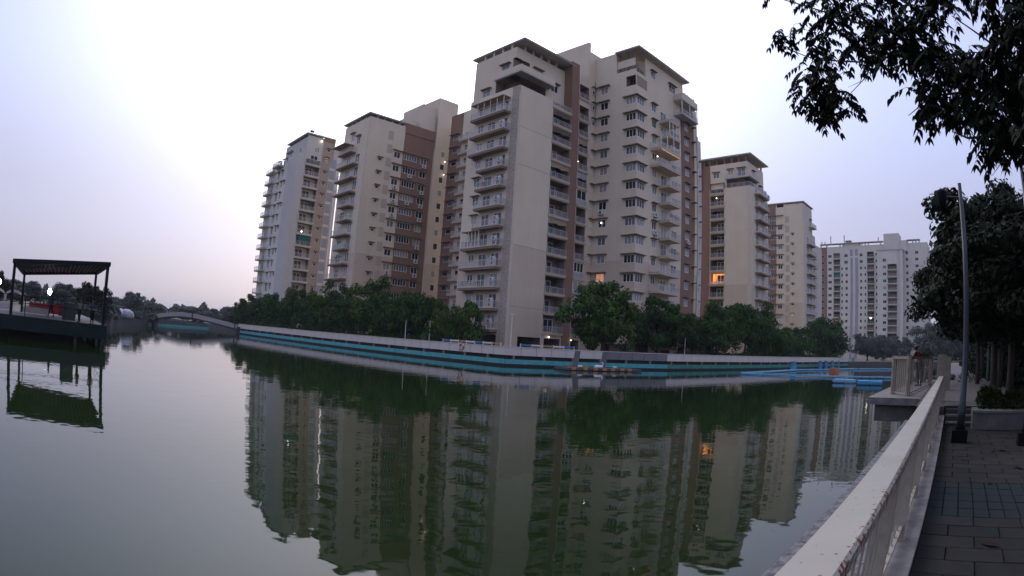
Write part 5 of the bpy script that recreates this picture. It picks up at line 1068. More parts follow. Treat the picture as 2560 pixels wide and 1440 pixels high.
def overhang():
    r = random.Random(12); V = []; Fc = []; twv = MB()
    rt = empty('overhanging_tree', (7.3, 2.6, 1.2), 0, 'dark tree whose drooping compound leaves hang into the top right of the view', 'tree')
    O = Vector((7.3, 2.6, 1.2)); prof = ((0, 0), (.25, .5), (.55, .46), (1, 0), (.55, -.46), (.25, -.5))
    for (x, y, z) in CAN:
        p0 = Vector((x, y, z)); t = r.uniform(0, 6.28)
        for rep in range(2):
            t += r.uniform(1.2, 2.6); h0 = Vector((cos(t), sin(t), 0)); L = r.uniform(.26, .38); nl = 4 + int(r.random() * 3)
            d = (h0 + Vector((0, 0, r.uniform(-.5, .2)))).normalized(); p = p0.copy(); side = d.cross(Vector((0, 0, 1))).normalized(); axis = [tuple(p)]
            for k in range(nl):
                d = (d + Vector((0, 0, -.17))).normalized(); p = p + d * (L / nl); axis.append(tuple(p))
                for sgn in ((-1, 1) if k < nl - 1 else (-1, 1, 0)):
                    ld = (d * .55 + side * sgn * .8 + Vector((0, 0, -.55 + r.uniform(-.25, .25)))).normalized() if sgn else d
                    ll = r.uniform(.085, .130); w = ll * .42; lw = ld.cross(Vector((r.uniform(-.4, .4), r.uniform(-.4, .4), 1))).normalized()
                    j = len(V)
                    for (u, v) in prof: V.append(tuple(p + ld * ll * u + lw * w * v * 1.1 + Vector((0, 0, -.25 * ll * u * u)) - O))
                    Fc.append((j, j + 1, j + 5)); Fc.append((j + 1, j + 2, j + 4, j + 5)); Fc.append((j + 2, j + 3, j + 4))
            twv.tube([Vector(a_) - O for a_ in (axis[0], axis[len(axis) // 2], axis[-1])], [.004, .003, .0015], M_LEAFD, 3, cap=False)
    me = bpy.data.meshes.new('leaf_sprays'); me.from_pydata(V, [], Fc); me.materials.append(M_OVER); o = place(me, 'leaf_sprays', rt); o['kind'] = 'stuff'
    o = twv.obj('leaf_stalks', rt); o['kind'] = 'stuff'
    BR = [[(5.15, 3.45, 4.97), (5.35, 4.82, 5.95), (5.48, 5.55, 6.69), (5.16, 6.75, 7.87), (4.38, 7.86, 8.79)], [(5.48, 5.55, 6.69), (5.28, 6.14, 7.03), (4.94, 6.67, 7.08), (4.46, 7.24, 7.27), (4.05, 7.59, 7.59)], [(5.0, 6.5, 6.98), (4.94, 6.54, 6.79), (4.71, 6.71, 6.54), (4.3, 6.98, 6.12)], [(4.95, 6.54, 6.95), (4.84, 6.62, 6.7), (4.73, 6.82, 6.67)], [(5.15, 3.45, 4.97), (5.26, 4.31, 5.2), (5.2, 4.84, 5.32), (5.2, 5.12, 5.49)], [(5.35, 4.82, 5.95), (5.2, 5.41, 6.08), (5.04, 5.82, 5.91)], [(5.26, 4.31, 5.2), (5.18, 4.25, 4.89), (5.14, 4.45, 4.75)], [(5.23, 2.94, 6.06), (5.37, 4.18, 6.35), (5.53, 4.92, 7.17)]]
    BRr = [.045, .022, .011, .008, .03, .02, .012, .03]
    for b_, rr in zip(BR, BRr):
        k = MB(); n = len(b_); k.tube([Vector(p) - O for p in b_], [rr * (1 - .75 * i / (n - 1)) for i in range(n)], M_BARK, 6); k.obj('branch', rt, smooth=True)
    k = MB(); k.tube([Vector(p) - O for p in ((7.3, 2.6, 1.1), (7.2, 2.65, 2.6), (6.6, 2.85, 3.8), (5.9, 3.1, 4.5), (5.15, 3.45, 4.97))], [.17, .14, .11, .07, .05], M_BARK, 10); k.tube([Vector(p) - O for p in ((6.6, 2.85, 3.8), (6.0, 2.85, 5.0), (5.23, 2.94, 6.06))], [.08, .06, .035], M_BARK, 8); k.obj('trunk', rt, smooth=True)
    c = place(crown_mesh(('over',), M_OVER, 5, 3.2, 60, 200, .2, 71), 'crown', rt, (-1.2, -4.0, 6.6)); c.scale = (.95, .95, .6)
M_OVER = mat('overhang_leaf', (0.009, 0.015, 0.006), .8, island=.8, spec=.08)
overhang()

# ================================================================= people
def skin_obj(name, J, E, parent, m, sub=1):
    """continuous surface grown round joints J {k:(pos, r)} along edges E"""
    ks = list(J); me = bpy.data.meshes.new(name); me.from_pydata([J[k][0] for k in ks], [(ks.index(a), ks.index(b)) for a, b in E], []); me.update()
    o = bpy.data.objects.new(name, me); col.objects.link(o)
    md = o.modifiers.new('s', 'SKIN'); md.use_smooth_shade = True
    for i, k in enumerate(ks):
        sv = me.skin_vertices[0].data[i]; r = J[k][1]; sv.radius = (r, r) if isinstance(r, (int, float)) else r; sv.use_root = (i == 0)
    sd = o.modifiers.new('u', 'SUBSURF'); sd.levels = sub; sd.render_levels = sub
    dg = bpy.context.evaluated_depsgraph_get(); nm = bpy.data.meshes.new_from_object(o.evaluated_get(dg)); bpy.data.objects.remove(o)
    nm.materials.clear(); nm.materials.append(m)
    return place(nm, name, parent)
M_SKIN = mat('skin_brown', (.16, .085, .055), .6); M_HAIR = mat('black_hair', (.01, .008, .008), .5)
def cloth(n, c): return mat('cloth_' + n, c, .9, var=.3, scale=8, spec=.08)
def person(loc, face, label, pose, top, legs, hair='short', group=None, hgt=1.68):
    """pose: dict of joint overrides, metres, x right, y forward, z up"""
    rt = empty('person', loc, face, label, 'person', group)
    J = dict(pelvis=((0, 0, .92), .115), waist=((0, 0, 1.05), .105), chest=((0, .01, 1.25), .125), neckb=((0, 0, 1.41), .06), neck=((0, .01, 1.47), .048), head0=((0, .02, 1.54), .075), head1=((0, .025, 1.61), .088), head2=((0, .01, 1.66), .07),
             shL=((-.17, 0, 1.38), .055), elL=((-.22, -.02, 1.12), .042), wrL=((-.21, .06, .88), .03), haL=((-.205, .08, .82), .032), fgL=((-.20, .09, .74), .018),
             shR=((.17, 0, 1.38), .055), elR=((.22, -.02, 1.12), .042), wrR=((.21, .06, .88), .03), haR=((.205, .08, .82), .032), fgR=((.20, .09, .74), .018),
             hiL=((-.09, 0, .88), .095), knL=((-.10, .02, .48), .06), anL=((-.10, -.01, .09), .04), toL=((-.11, .14, .035), .035),
             hiR=((.09, 0, .88), .095), knR=((.10, .02, .48), .06), anR=((.10, -.01, .09), .04), toR=((.11, .14, .035), .035))
    for k, v in pose.items(): J[k] = (v, J[k][1])
    s = hgt / 1.72; J = {k: (tuple(c * s for c in v[0]), v[1] * s) for k, v in J.items()}
    E = [('pelvis', 'waist'), ('waist', 'chest'), ('chest', 'neckb'), ('neckb', 'neck'), ('neck', 'head0'), ('head0', 'head1'), ('head1', 'head2')]
    for S in 'LR': E += [('neckb', 'sh' + S), ('sh' + S, 'el' + S), ('el' + S, 'wr' + S), ('wr' + S, 'ha' + S), ('ha' + S, 'fg' + S), ('pelvis', 'hi' + S), ('hi' + S, 'kn' + S), ('kn' + S, 'an' + S), ('an' + S, 'to' + S)]
    skin_obj('body', J, E, rt, M_SKIN)
    g = 1.16
    def sub(keys, ed, nm, m, gg=g): skin_obj(nm, {k: (J[k][0], J[k][1] * gg) for k in keys}, ed, rt, m)
    sub(['pelvis', 'waist', 'chest', 'neckb', 'shL', 'elL', 'shR', 'elR'], [('pelvis', 'waist'), ('waist', 'chest'), ('chest', 'neckb'), ('neckb', 'shL'), ('shL', 'elL'), ('neckb', 'shR'), ('shR', 'elR')], 'shirt', top)
    sub(['pelvis', 'hiL', 'knL', 'anL', 'hiR', 'knR', 'anR'], [('pelvis', 'hiL'), ('hiL', 'knL'), ('knL', 'anL'), ('pelvis', 'hiR'), ('hiR', 'knR'), ('knR', 'anR')], 'trousers', legs, 1.3)
    h = Vector(J['head1'][0]); mb = MB(); mb.ball((h.x, h.y - .02 * s, h.z + .02), .098 * s, M_HAIR, 12, 8, 1.05)
    if hair == 'bun': mb.ball((h.x, h.y - .12 * s, h.z + .07), .055 * s, M_HAIR, 8, 6)
    if hair == 'long': mb.ball((h.x, h.y - .09 * s, h.z - .12), .08 * s, M_HAIR, 8, 6, 1.7)
    mb.obj('hair', rt, smooth=True)
    for S in 'LR':
        mb = MB(); a, t = Vector(J['an' + S][0]), Vector(J['to' + S][0]); mb.tube([(a.x, a.y - .03, .045 if a.z < .2 else a.z - .05), ((a.x + t.x) / 2, (a.y + t.y) / 2, min(a.z, .2) * .5 + .01), tuple(t)], [.042, .045, .036], M_HAIR, 8); mb.obj('shoe', rt, smooth=True)
    return rt
x, y = NA(-1.42, 25.0)
person((x, y, TZ), AANG + rad(-35 + 90 - 90), 'woman in dark red top and wide black trousers leaning on the deck railing', dict(chest=((0, .10, 1.24)), neckb=((0, .20, 1.38)), neck=((0, .25, 1.43)), head0=((0, .29, 1.49)), head1=((0, .31, 1.56)), head2=((0, .29, 1.62)), shL=((-.17, .18, 1.35)), shR=((.17, .18, 1.35)), elL=((-.24, .24, 1.14)), elR=((.24, .24, 1.14)), wrL=((-.12, .42, 1.18)), wrR=((.12, .42, 1.18)), haL=((-.06, .46, 1.2)), haR=((.06, .46, 1.2)), fgL=((0, .50, 1.2)), fgR=((.0, .50, 1.22)), knL=((-.14, .04, .48)), knR=((.14, .0, .48))),
       cloth('dark_red', (.10, .018, .02)), cloth('black', (.012, .011, .012)), 'bun')
# two seated people on a bench farther along
bx, by = NA(-1.05, 37.5); SE = dict(pelvis=((0, -.1, .50)), waist=((0, -.12, .64)), chest=((0, -.08, .85)), neckb=((0, -.06, 1.0)), neck=((0, -.05, 1.06)), head0=((0, -.03, 1.13)), head1=((0, -.02, 1.2)), head2=((0, -.03, 1.25)), shL=((-.17, -.07, .97)), shR=((.17, -.07, .97)), elL=((-.22, -.02, .73)), elR=((.22, -.02, .73)), wrL=((-.12, .2, .62)), wrR=((.12, .2, .62)), haL=((-.1, .26, .6)), haR=((.1, .26, .6)), fgL=((-.09, .33, .59)), fgR=((.09, .33, .59)), hiL=((-.09, -.08, .48)), hiR=((.09, -.08, .48)), knL=((-.12, .36, .48)), knR=((.12, .36, .48)), anL=((-.12, .36, .09)), anR=((.12, .36, .09)), toL=((-.12, .5, .04)), toR=((.12, .5, .04)))
for i, (dx, lab, c) in enumerate(((-.55, 'seated person in pale blue shirt seen through the deck bars, left one', (.30, .42, .52)), (.45, 'seated person in light blue shirt seen through the deck bars, right one', (.24, .36, .48)))):
    p = Vector((bx, by)) + UN * dx; person((p.x, p.y, 1.2), AANG + rad(90 + 8 * i), lab, SE, cloth('blue%d' % i, c), cloth('navy', (.03, .045, .08)), 'short', hgt=1.7)
mb = MB(); mb.box(-.25, .25, -1.0, 1.0, .36, .42, M_CONC); [mb.box(-.2, .2, s - .08, s + .08, 0, .36, M_CONC) for s in (-.8, .8)]; p = Vector((bx, by)) - UN * .05 ; tag(mb.obj('bench', None, (p.x + UA.x * .1, p.y + UA.y * .1, 1.2), AANG), 'low concrete bench under the two seated people', 'bench')
mb = MB(); mb.box(27.6, 44, .4, 2.6, .95, 1.2, M_CONC); tag(mb.obj('lakeside_ledge', None, (0, 0, 0), AANG), kind='structure')

# ================================================================= floats, mat, posts
M_FLOAT = mat('blue_float_plastic', (0.17, 0.43, 0.60), .45, color2=(.12, .34, .50), scale=2)
M_FLOATD = mat('deep_blue_plastic', (0.06, 0.30, 0.55), .45, var=.3, scale=2)
def pontoon(p, q_, w, label, h=.22, m=M_FLOAT, cell=1.0, group=None, z=.05):
    p = Vector(p); q_ = Vector(q_); L = (q_ - p).length; n = max(1, int(L / cell)); a = math.atan2(q_.y - p.y, q_.x - p.x)
    rt = empty('float_pontoon', (p.x, p.y, z), a, label, 'float', group); d = L / n
    def mk():
        k = MB(); e = .05; k.box(.02, d - .02, -w / 2, w / 2, .06, h - .06, m); k.box(.02 + e, d - .02 - e, -w / 2 + e, w / 2 - e, 0, h, m)
        k.ball((0, -w / 2, h * .5), .07, m, 6, 4); return k.mesh('float_cube')
    me = cached(('fl', round(d, 3), w, h, m), mk)
    for i in range(n): place(me, 'float_cube', rt, (i * d, 0, random.uniform(-.015, .015)))
    return rt
pontoon((30.6, 72.4), (49.5, 60.3), .5, 'long thin pale blue float line stretching right towards the viewing deck')
pontoon((31.3, 73.6), (50, 93), .9, 'thin blue float line running away behind the long one', cell=1.0)
pontoon((50.6, 94), (71, 104), .9, 'far thin blue float line beyond the orange cube')
pontoon((71.4, 103.6), (84, 103.7), .7, 'far pale blue float line near the end of the lake')
pontoon((33.6, 53.6), (35.4, 52.0), 1.5, 'left one of two blue raft floats in front of the long float line', h=.34)
pontoon((34.0, 49.5), (36.1, 47.9), 1.7, 'right one of two blue raft floats, closer to the viewing deck', h=.36, m=M_FLOATD)
pontoon((36.8, 46.6), (39.2, 44.5), 1.2, 'blue raft float half hidden by the deck railing', h=.34)
def bollard(p, h, r, label, m=M_FLOATD):
    rt = empty('mooring_post', (p[0], p[1], -.2), 0, label, 'post', 'blue posts standing in the lake'); k = MB(); k.tube([(0, 0, 0), (0, 0, h * .55), (0, 0, h * .56), (0, 0, h)], [r, r, r * .8, r * .75], m, 10); k.obj('post_body', rt); k = MB(); k.tube([(0, 0, h), (0, 0, h + .12)], [r * .95, r * .95], m, 10); k.obj('cap', rt)
for p, h, r, lab in (((49.2, 92.8), 1.7, .55, 'thick bright blue post in the water, largest and leftmost'), ((68, 115), 1.7, .42, 'blue post second from the left, before the green kerb'), ((72, 119), 1.7, .42, 'blue post third from the left, before the green kerb'), ((76, 122.5), 1.7, .36, 'thinner blue post fourth from the left'), ((80, 126), 1.7, .38, 'blue post fifth from the left near the wall end'), ((92, 137), 2.4, .5, 'tall blue post farthest right beyond the wall end')): bollard(p, h, r, lab)
mb = MB(); M_ORC = mat('orange_plastic', (.55, .17, .05), .5, var=.3, scale=2)
for i in range(3):
    for j in range(2): mb.box(-.75 + i * .5, -.27 + i * .5, -.6, .6, .0 + j * .48, .45 + j * .48, M_ORC)
tag(mb.obj('orange_float', None, (50.3, 80.4, -.05), .6), 'bright orange cube float among the blue lines', 'float')
mb = MB(); mb.box(-5.5, 5.5, -.4, .4, 0, .6, mat('brown_boom', (.10, .08, .08), .8)); tag(mb.obj('dark_boom', None, (57.5, 77.5, -.15), rad(10)), 'dark brown floating boom behind the blue float line', 'float')
# floating mat with orange blocks and leaning dark planks
ma = Vector((6.1, 67.9)); mb_ = Vector((15.9, 72.6)); um = (mb_ - ma).normalized(); am = math.atan2(um.y, um.x); Lm = (mb_ - ma).length
MT = empty('floating_platform', (ma.x, ma.y, 0), am, 'dark grey floating platform with orange blocks along its edge, moored at the wall', 'float')
mb = MB(); mb.box(0, Lm, -1.4, 1.4, .05, .32, mat('dark_mat', (.085, .08, .09), .8, var=.3, scale=1.5)); mb.obj('mat', MT)
for i, s in enumerate((.9, 2.5, 3.9, 5.2, 6.4, 7.8, 8.9)):
    k = MB(); k.box(-.24, .24, -1.62, -1.38, .08, .40, M_ORP); k.obj('orange_block', MT, (s, 0, 0))
for i, s in enumerate((2.2, 4.4, 6.3)): k = MB(); k.box(-.3, .3, 1.2, 1.5, .3, .55, M_ORP); k.obj('orange_block', MT, (s, 0, 0))
for s, lab in ((1.6, 'leaning dark grey plank on the floating platform, left of two'), (5.6, 'leaning dark grey plank on the floating platform, right of two')):
    k = MB(); k.poly([(0, 0, .33), (.75, 0, .33), (1.75, 1.1, 2.25), (1.0, 1.1, 2.25)], mat('dark_plank', (.05, .048, .05), .7)); k.poly([(1.0, 1.16, 2.25), (1.75, 1.16, 2.25), (.75, .06, .33), (0, .06, .33)], MATS['dark_plank'])
    k.poly([(0, 0, .33), (1.0, 1.1, 2.25), (1.0, 1.16, 2.25), (0, .06, .33)], MATS['dark_plank']); k.poly([(.75, 0, .33), (.75, .06, .33), (1.75, 1.16, 2.25), (1.75, 1.1, 2.25)], MATS['dark_plank']); k.poly([(1.0, 1.1, 2.25), (1.75, 1.1, 2.25), (1.75, 1.16, 2.25), (1.0, 1.16, 2.25)], MATS['dark_plank'])
    p = ma + um * s; tag(k.obj('leaning_plank', None, (p.x, p.y, 0), am), lab, 'plank')
M_SWAN = mat('white_float_plastic', (.62, .62, .66), .5)
def swan(s, label, L=.9):
    p = ma + um * s - Vector((-um.y, um.x)) * .9; k = MB(); rt = empty('pedal_float', (p.x, p.y, .33), am, label, 'float', 'white shapes on the floating platform')
    k.ball((0, 0, .16), .3 * L, M_SWAN, 10, 6, .6); k.ball((.35 * L, 0, .16), .28 * L, M_SWAN, 10, 6, .6); k.obj('hull', rt, smooth=True)
    if L > 1: k = MB(); k.tube([(.5 * L, 0, .2), (.7 * L, 0, .45), (.62 * L, 0, .68), (.45 * L, 0, .66)], [.09, .07, .06, .04], M_SWAN, 8); k.obj('neck', rt, smooth=True)
swan(2.0, 'small white rounded shape on the platform left of the swan float', .7); swan(4.5, 'white swan-like float in the middle of the floating platform', 1.25); swan(7.0, 'upright white piece at the right end of the floating platform', .6)

# ================================================================= footbridge
M_BRW = mat('bridge_whitewash', (.46, .42, .41), .85, var=.35, scale=.8); M_BRD = mat('bridge_soffit', (.055, .05, .055), .9, var=.3, scale=.6)
BP0 = Vector((-84.0, 120.6)); BP1 = Vector((-63.8, 128.4)); bu = (BP1 - BP0); BL = bu.length; bu /= BL
BR_ = empty('footbridge', (BP0.x, BP0.y, 0), math.atan2(bu.y, bu.x), 'pale arched footbridge with solid side rail at the left end of the long wall', 'bridge')
KT = [(0, 1.62), (.16, 2.45), (.33, 2.85), (.5, 2.70), (.65, 2.28), (.82, 1.72), (1, 1.10)]
def zb_(t):
    for (a, za), (b, zb2) in zip(KT, KT[1:]):
        if a <= t <= b: k = (t - a) / (b - a); k2 = k; return za + (zb2 - za) * k2
NS = 24; k = MB(); kd = MB()
for i in range(NS):
    t0, t1 = i / NS, (i + 1) / NS; x0, x1 = t0 * BL, t1 * BL; z0, z1 = zb_(t0), zb_(t1)
    for yy_, hh in ((-1.3, 0), (1.3, 0)):
        y0, y1 = yy_ - .08, yy_ + .08
        pn = MB(); pn.quad((0, y0, z0), (x1 - x0 - .03, y0, z1), (x1 - x0 - .03, y0, z1 + .92), (0, y0, z0 + .92), M_BRW); pn.quad((0, y1, z0 + .92), (x1 - x0 - .03, y1, z1 + .92), (x1 - x0 - .03, y1, z1), (0, y1, z0), M_BRW); pn.quad((0, y0, z0 + .92), (x1 - x0 - .03, y0, z1 + .92), (x1 - x0 - .03, y1, z1 + .92), (0, y1, z0 + .92), M_BRW)
        pn.quad((0, y0, z0), (0, y0, z0 + .92), (0, y1, z0 + .92), (0, y1, z0), M_BRW); pn.obj('side_panel', BR_, (x0, 0, 0))
    for a, b in ((z0 - .02, z1 - .02), (z0 - .38, z1 - .38)): kd.quad((x0, -1.35, a), (x1, -1.35, b), (x1, 1.35, b), (x0, 1.35, a), M_BRD)
    kd.quad((x0, -1.35, z0 - .38), (x1, -1.35, z1 - .38), (x1, -1.35, z1 - .02), (x0, -1.35, z0 - .02), M_BRD)
    if i in (0, 11, 23): p = MB(); p.box(-.15, .15, -1.5, -1.15, z0 - .2, z0 + 1.25, M_BRD); p.obj('pier_post', BR_, (x0, 0, 0))
kd.obj('arch_deck', BR_)
mb = MB(); mb.box(-.4, .5, -1.6, 1.6, -1, 2.2, M_BRD); mb.obj('abutment', BR_); mb = MB(); mb.box(BL - .4, BL + .5, -1.6, 1.6, -1, 1.6, M_BRD); mb.obj('abutment', BR_)
pp = Vector((-84.2, 117.6)); qq = Vector((-84.7, 149.9)); uu = (qq - pp); mb = MB(); mb.obox((pp + qq) / 2, uu, uu.length / 2, .25, -.4, .42, M_TEAL); mb.obox((pp + qq) / 2 + Vector((-.5, 0)), uu, uu.length / 2, .2, -.4, 1.5, M_BANKW)
tag(mb.obj('painted_kerb', None), 'turquoise kerb line seen beneath the arch of the footbridge', 'kerb')
# white covered heap on the bank
mb = MB(); rr_ = random.Random(4); M_TARP = mat('white_tarp', (.55, .54, .57), .8, color2=(.25, .25, .28), scale=1.2)
for i in range(9): mb.ball((-1.5 + i * .38, rr_.uniform(-.3, .3), .75 + rr_.uniform(-.1, .15)), rr_.uniform(.62, .9), M_TARP, 9, 6, 1.0)
tag(mb.obj('covered_heap', None, (-65.7, 83.6, 1.35), 0), 'lumpy white tarpaulin covered heap on the far left bank', 'heap')
# ================================================================= pavilion on the lake
PV = empty('lake_pavilion', (-34.6, 29.0, 0), rad(45), 'dark steel open pavilion with slatted roof on a raised deck over the lake', 'pavilion')
M_STEEL = mat('dark_blue_steel', (.006, .007, .013), .6, spec=.12); M_DECKF = mat('dark_teal_fascia', (.012, .021, .025), .7, color2=(.008, .014, .017), scale=.8, spec=.12); M_SLAT = mat('roof_slat', (.42, .30, .26), .8, color2=(.03, .03, .05), scale=1.5)
DZ = 1.54; PW, PD = 7.9, 13.9
def roofz(x, y): return 5.45 + (6.12 - 5.45) * x / PW - .25 * (y / PD) * (1 - x / PW)
mb = MB(); mb.box(-30, PW + .2, -.15, 0, .55, DZ + .02, M_DECKF); mb.box(PW, PW + .2, 0, 26, .55, DZ + .02, M_DECKF); mb.obj('deck_fascia', PV)
mb = MB(); mb.box(-30, PW, 0, 44, DZ - .22, DZ, mat('deck_floor', (.09, .08, .075), .8, var=.3, scale=1.0)); mb.obj('deck_floor', PV)
mb = MB(); mb.box(-30, PW - 2.6, 2.2, 2.5, -1, 1.3, M_VOID); mb.obj('under_wall', PV)
for i, (x, y) in enumerate(((5.6, .8), (7.6, .8), (7.6, 7), (5.6, 7), (0, 1), (-6, 1))):
    k = MB(); k.tube([(x, y, -1), (x, y, 1.32)], .14, M_STEEL if i else M_CONC, 8); k.obj('pile', PV)
for x, y in ((.11, .11), (PW - .11, .11), (.11, PD - .11), (PW - .11, PD - .11)):
    k = MB(); k.box(-.12, .12, -.12, .12, DZ, roofz(x, y) - .05, M_STEEL); k.obj('post', PV, (x, y, 0))
def beam(p, q_, nm='roof_beam', w=.1, h=.30):
    p = Vector(p); q_ = Vector(q_); k = MB(); d = (q_ - p); s = Vector((-d.y, d.x, 0)).normalized() * w
    P = [p - s, p + s, q_ + s, q_ - s]; U = [(a.x, a.y, a.z) for a in P]; D_ = [(a.x, a.y, a.z - h) for a in P]
    k.quad(*U, M_STEEL); k.quad(*D_[::-1], M_STEEL)
    for i in range(4): j = (i + 1) % 4; k.quad(D_[i], D_[j], U[j], U[i], M_STEEL)
    k.obj(nm, PV)
cs = [(0, 0), (PW, 0), (PW, PD), (0, PD)]
for (a, b), (c, d) in zip(cs, cs[1:] + cs[:1]): beam((a, b, roofz(a, b)), (c, d, roofz(c, d)))
mb = MB(); mb.quad((.1, .1, roofz(0, 0) - .04), (PW - .1, .1, roofz(PW, 0) - .04), (PW - .1, PD - .1, roofz(PW, PD) - .04), (.1, PD - .1, roofz(0, PD) - .04), M_STEEL); mb.obj('roof_sheet', PV)
for i in range(20):
    x = .5 + i * (PW - 1) / 19; k = MB(); s = .07 + .05 * rr_.random(); y0 = .5 + 2.0 * rr_.random() + (7 - i * .3 if i < 12 else 0); y1 = PD - .3 - rr_.random()
    k.quad((x - s, y0, roofz(x, y0) - .12), (x + s, y0, roofz(x, y0) - .12), (x + s, y1, roofz(x, y1) - .12), (x - s, y1, roofz(x, y1) - .12), M_SLAT); k.box(x - s, x + s, y0, y0 + .02, roofz(x, y0) - .12, roofz(x, y0) - .05, M_SLAT); k.obj('slat', PV)
for i in range(10):
    x = PW - 3.28 * i - .05
    k = MB(); k.box(-.035, .035, -.035, .035, DZ, 2.98, M_STEEL); k.obj('rail_post', PV, (x, .06, 0))
k = MB(); [k.box(-30, PW, .04, .08, z, z + .05, M_STEEL) for z in (2.94, 2.45)]; k.box(PW - .06, PW - .02, 0, PD, 2.94, 2.99, M_STEEL); k.box(PW - .06, PW - .02, 0, PD, 2.45, 2.5, M_STEEL); k.obj('rail', PV)
M_DGL = mat('dark_tinted_panel', (.016, .022, .030), .2)
for x0, x1, y in ((4.4, 5.5, .5),):
    k = MB(); k.box(x0, x1, y, y + .05, DZ + .08, 2.85 if y < 1 else 3.2, M_DGL); k.obj('tinted_panel', PV)
# furniture behind: things of their own
def on_pv(x, y): v = Vector((cos(rad(45)) * x - sin(rad(45)) * y, sin(rad(45)) * x + cos(rad(45)) * y)); return (-34.6 + v.x, 29.0 + v.y)
M_REDC = mat('red_fabric', (.30, .035, .05), .8, var=.3, scale=1); M_WFAB = mat('pale_fabric', (.50, .43, .42), .85, var=.3, scale=1.2)
def sofa(x, y, w, label, m, back=.75, z=DZ, rz=45):
    px, py = on_pv(x, y); rt = empty('sofa', (px, py, z), rad(rz), label, 'sofa')
    k = MB(); k.box(-w / 2, w / 2, -.35, .35, .12, .42, m); k.obj('seat', rt); k = MB(); k.box(-w / 2, w / 2, .28, .45, .42, back, m); k.obj('backrest', rt)
    for s in (-1, 1): k = MB(); k.box(s * w / 2 - .1, s * w / 2 + .1, -.35, .4, .12, .58, m); k.obj('arm', rt)
sofa(2.9, 15.5, 4.2, 'long red sofa at the back of the pavilion deck', M_REDC, 1.0); sofa(5.0, 11.5, 1.6, 'short red sofa right of the dark standing figure', M_REDC, 1.2); sofa(1.8, 10.0, 2.4, 'low pale sofa in the middle of the pavilion deck', M_WFAB, .6); sofa(-1.6, 12.0, 1.6, 'pale armchair left of the rear left post', M_WFAB, .75); sofa(-5.5, 9, 2.2, 'pale sofa at the far left of the deck', M_WFAB, .9)
px, py = on_pv(-2.2, 19); AR = empty('cream_arch_screen', (px, py, DZ), rad(45), 'cream scalloped arch screen standing on the left of the pavilion deck', 'screen')
for s in (-2.2, -.1, 2.0): k = MB(); k.box(s - .14, s + .14, -.1, .1, 0, 1.5, M_WFAB); k.obj('leg', AR)
k = MB()
for c in (-1.15, .95):
    for i in range(8):
        a0, a1 = pi * i / 8, pi * (i + 1) / 8; P = [(c + .95 * cos(a0), 0, 1.2 + .55 * sin(a0)), (c + .95 * cos(a1), 0, 1.2 + .55 * sin(a1)), (c + 1.1 * cos(a1), 0, 1.25 + .75 * sin(a1)), (c + 1.1 * cos(a0), 0, 1.25 + .75 * sin(a0))]
        k.quad(*[(a, -.08, b) for a, _, b in P], M_WFAB); k.quad(*[(a, .08, b) for a, _, b in P][::-1], M_WFAB); k.quad((P[3][0], -.08, P[3][2]), (P[3][0], .08, P[3][2]), (P[2][0], .08, P[2][2]), (P[2][0], -.08, P[2][2]), M_WFAB)
k.obj('arch', AR)
def flood(p, z, label, r=.35):
    rt = empty('floodlight', (p[0], p[1], 1.5), 0, label, 'floodlight'); k = MB(); k.tube([(0, 0, 0), (0, 0, z - 1.5)], .05, M_STEEL, 6); k.obj('pole', rt); k = MB(); k.ball((0, 0, z - 1.5), r, M_FLOOD, 8, 6, 1.5); k.obj('lamp_head', rt)
flood((-53.9, 52.2), 3.95, 'very bright white floodlight seen through the pavilion', .25); flood((-57.5, 46.0), 4.3, 'bright white floodlight at the left picture edge', .22)
px, py = on_pv(3.35, 9.5)
person((px, py, DZ), rad(150), 'dark figure mid stride under the pavilion, left of three', dict(hiL=((-.09, 0, .88)), knL=((-.22, .22, .50)), anL=((-.30, .30, .09)), toL=((-.32, .44, .04)), knR=((.20, -.20, .48)), anR=((.34, -.42, .09)), toR=((.34, -.28, .04)), wrL=((-.40, .25, 1.10)), haL=((-.45, .3, 1.12)), fgL=((-.5, .35, 1.13)), elL=((-.34, .1, 1.12))), cloth('grey_dark', (.05, .045, .05)), cloth('black', (.012, .011, .012)), 'short', hgt=1.72)
px, py = on_pv(5.85, .9)
person((px, py, DZ), rad(160), 'person in pale top and dark trousers under the pavilion, middle of three', dict(wrL=((-.15, .30, 1.05)), haL=((-.1, .34, 1.05)), fgL=((-.05, .36, 1.05))), cloth('pale', (.22, .21, .24)), cloth('black', (.012, .011, .012)), 'long', hgt=1.64)
px, py = on_pv(6.9, .6)
person((px, py, DZ), rad(200), 'person in dark clothes with arms bent under the pavilion, right of three', dict(elL=((-.24, -.05, 1.10)), elR=((.26, -.05, 1.10)), wrL=((-.16, .25, 1.12)), wrR=((.14, .25, 1.10)), haL=((-.1, .3, 1.13)), haR=((.08, .3, 1.11)), fgL=((-.05, .34, 1.13)), fgR=((.03, .34, 1.11))), cloth('navy', (.03, .045, .08)), cloth('black', (.012, .011, .012)), 'short', hgt=1.68)

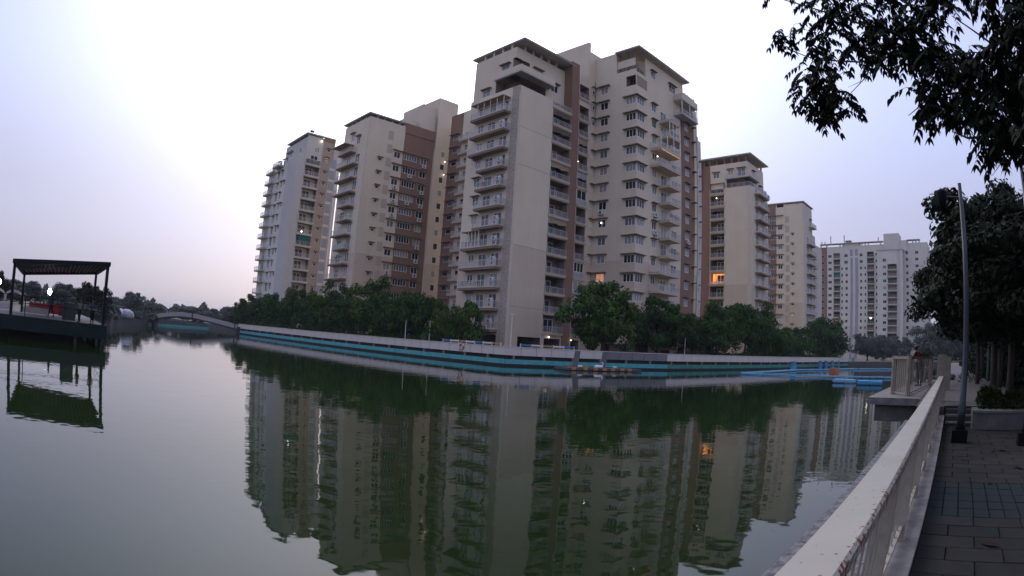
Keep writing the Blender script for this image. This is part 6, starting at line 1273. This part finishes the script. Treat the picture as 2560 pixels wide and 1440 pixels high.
# ================================================================= background vegetation that reads as one mass
def mass(name, pts, label, m, R, h, n, size, seed, z0=1.2, parent=None):
    r = random.Random(seed); V = []; Fc = []; tot = sum((Vector(b) - Vector(a)).length for a, b in zip(pts, pts[1:]))
    for a, b in zip(pts, pts[1:]):
        a = Vector(a); b = Vector(b); L = (b - a).length; u = (b - a) / L; w = Vector((-u.y, u.x))
        for i in range(int(n * L / tot)):
            t = r.random() * L; pos = a + u * t; hh = h * (.62 + .45 * noise.noise(Vector((pos.x, pos.y, seed)) * (1.3 / R)) + .25 * noise.noise(Vector((pos.x, pos.y, seed)) * (5 / R)))
            k = r.uniform(-1, 1); zz = hh * (r.random() ** .55) * (1 - .35 * k * k); p = Vector((pos.x + w.x * k * R, pos.y + w.y * k * R, z0 + zz))
            d = Vector((r.gauss(0, 1), r.gauss(0, 1), r.gauss(.5, .7))).normalized(); e = d.orthogonal().normalized(); e.rotate(Matrix.Rotation(r.uniform(0, 6), 3, d)); f = d.cross(e); s = size * r.uniform(.5, 1.4)
            j = len(V); V += [tuple(p - e * s), tuple(p + f * s * .6), tuple(p + e * s), tuple(p - f * s * .6)]; Fc.append((j, j + 1, j + 2, j + 3))
    me = bpy.data.meshes.new(name); me.from_pydata(V, [], Fc); me.materials.append(m); return tag(place(me, name), label, kind='stuff')
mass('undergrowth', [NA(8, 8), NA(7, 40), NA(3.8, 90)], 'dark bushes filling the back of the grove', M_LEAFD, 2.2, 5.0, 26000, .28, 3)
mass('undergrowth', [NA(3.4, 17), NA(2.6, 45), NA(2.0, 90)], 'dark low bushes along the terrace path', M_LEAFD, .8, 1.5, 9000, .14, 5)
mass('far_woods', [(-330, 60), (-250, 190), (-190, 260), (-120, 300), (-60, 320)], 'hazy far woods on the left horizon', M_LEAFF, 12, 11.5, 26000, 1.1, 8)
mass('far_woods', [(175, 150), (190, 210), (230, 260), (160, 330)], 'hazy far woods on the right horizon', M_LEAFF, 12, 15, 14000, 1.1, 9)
mass('bank_bushes', [(-66, 80), (-84, 119), (-100, 150)], 'low dark bushes on the far left bank', M_LEAFF, 1.6, 2.4, 7000, .22, 10, 1.3)
mass('bank_bushes', [(-58, 60), (-62, 74), (-100, 100)], 'dark bushes on the bank behind the pavilion', M_LEAFF, 3.0, 2.6, 9000, .26, 11, 1.3)
mass('wall_bushes', [(-63, 131), (-28, 99), (-7, 80)], 'dark hedge behind the long promenade wall', M_LEAF, 1.6, 2.6, 15000, .16, 12, 1.3)
mass('wall_bushes', [(26, 88), (86, 136)], 'dark hedge behind the right promenade wall', M_LEAF, 1.6, 2.6, 12000, .16, 13, 1.3)

# ================================================================= evening haze
mh = bpy.data.materials.new('haze'); mh.use_nodes = True; t = mh.node_tree; t.nodes.remove(t.nodes['Principled BSDF']); pv = t.nodes.new('ShaderNodeVolumePrincipled')
pv.inputs['Color'].default_value = (.80, .82, .90, 1); pv.inputs['Density'].default_value = 0.00020; t.links.new(pv.outputs[0], t.nodes['Material Output'].inputs['Volume'])
mb = MB(); mb.box(-3100, 3100, -3100, 3100, -2.3, 62, mh); tag(mb.obj('haze'), 'thin evening haze', kind='stuff')
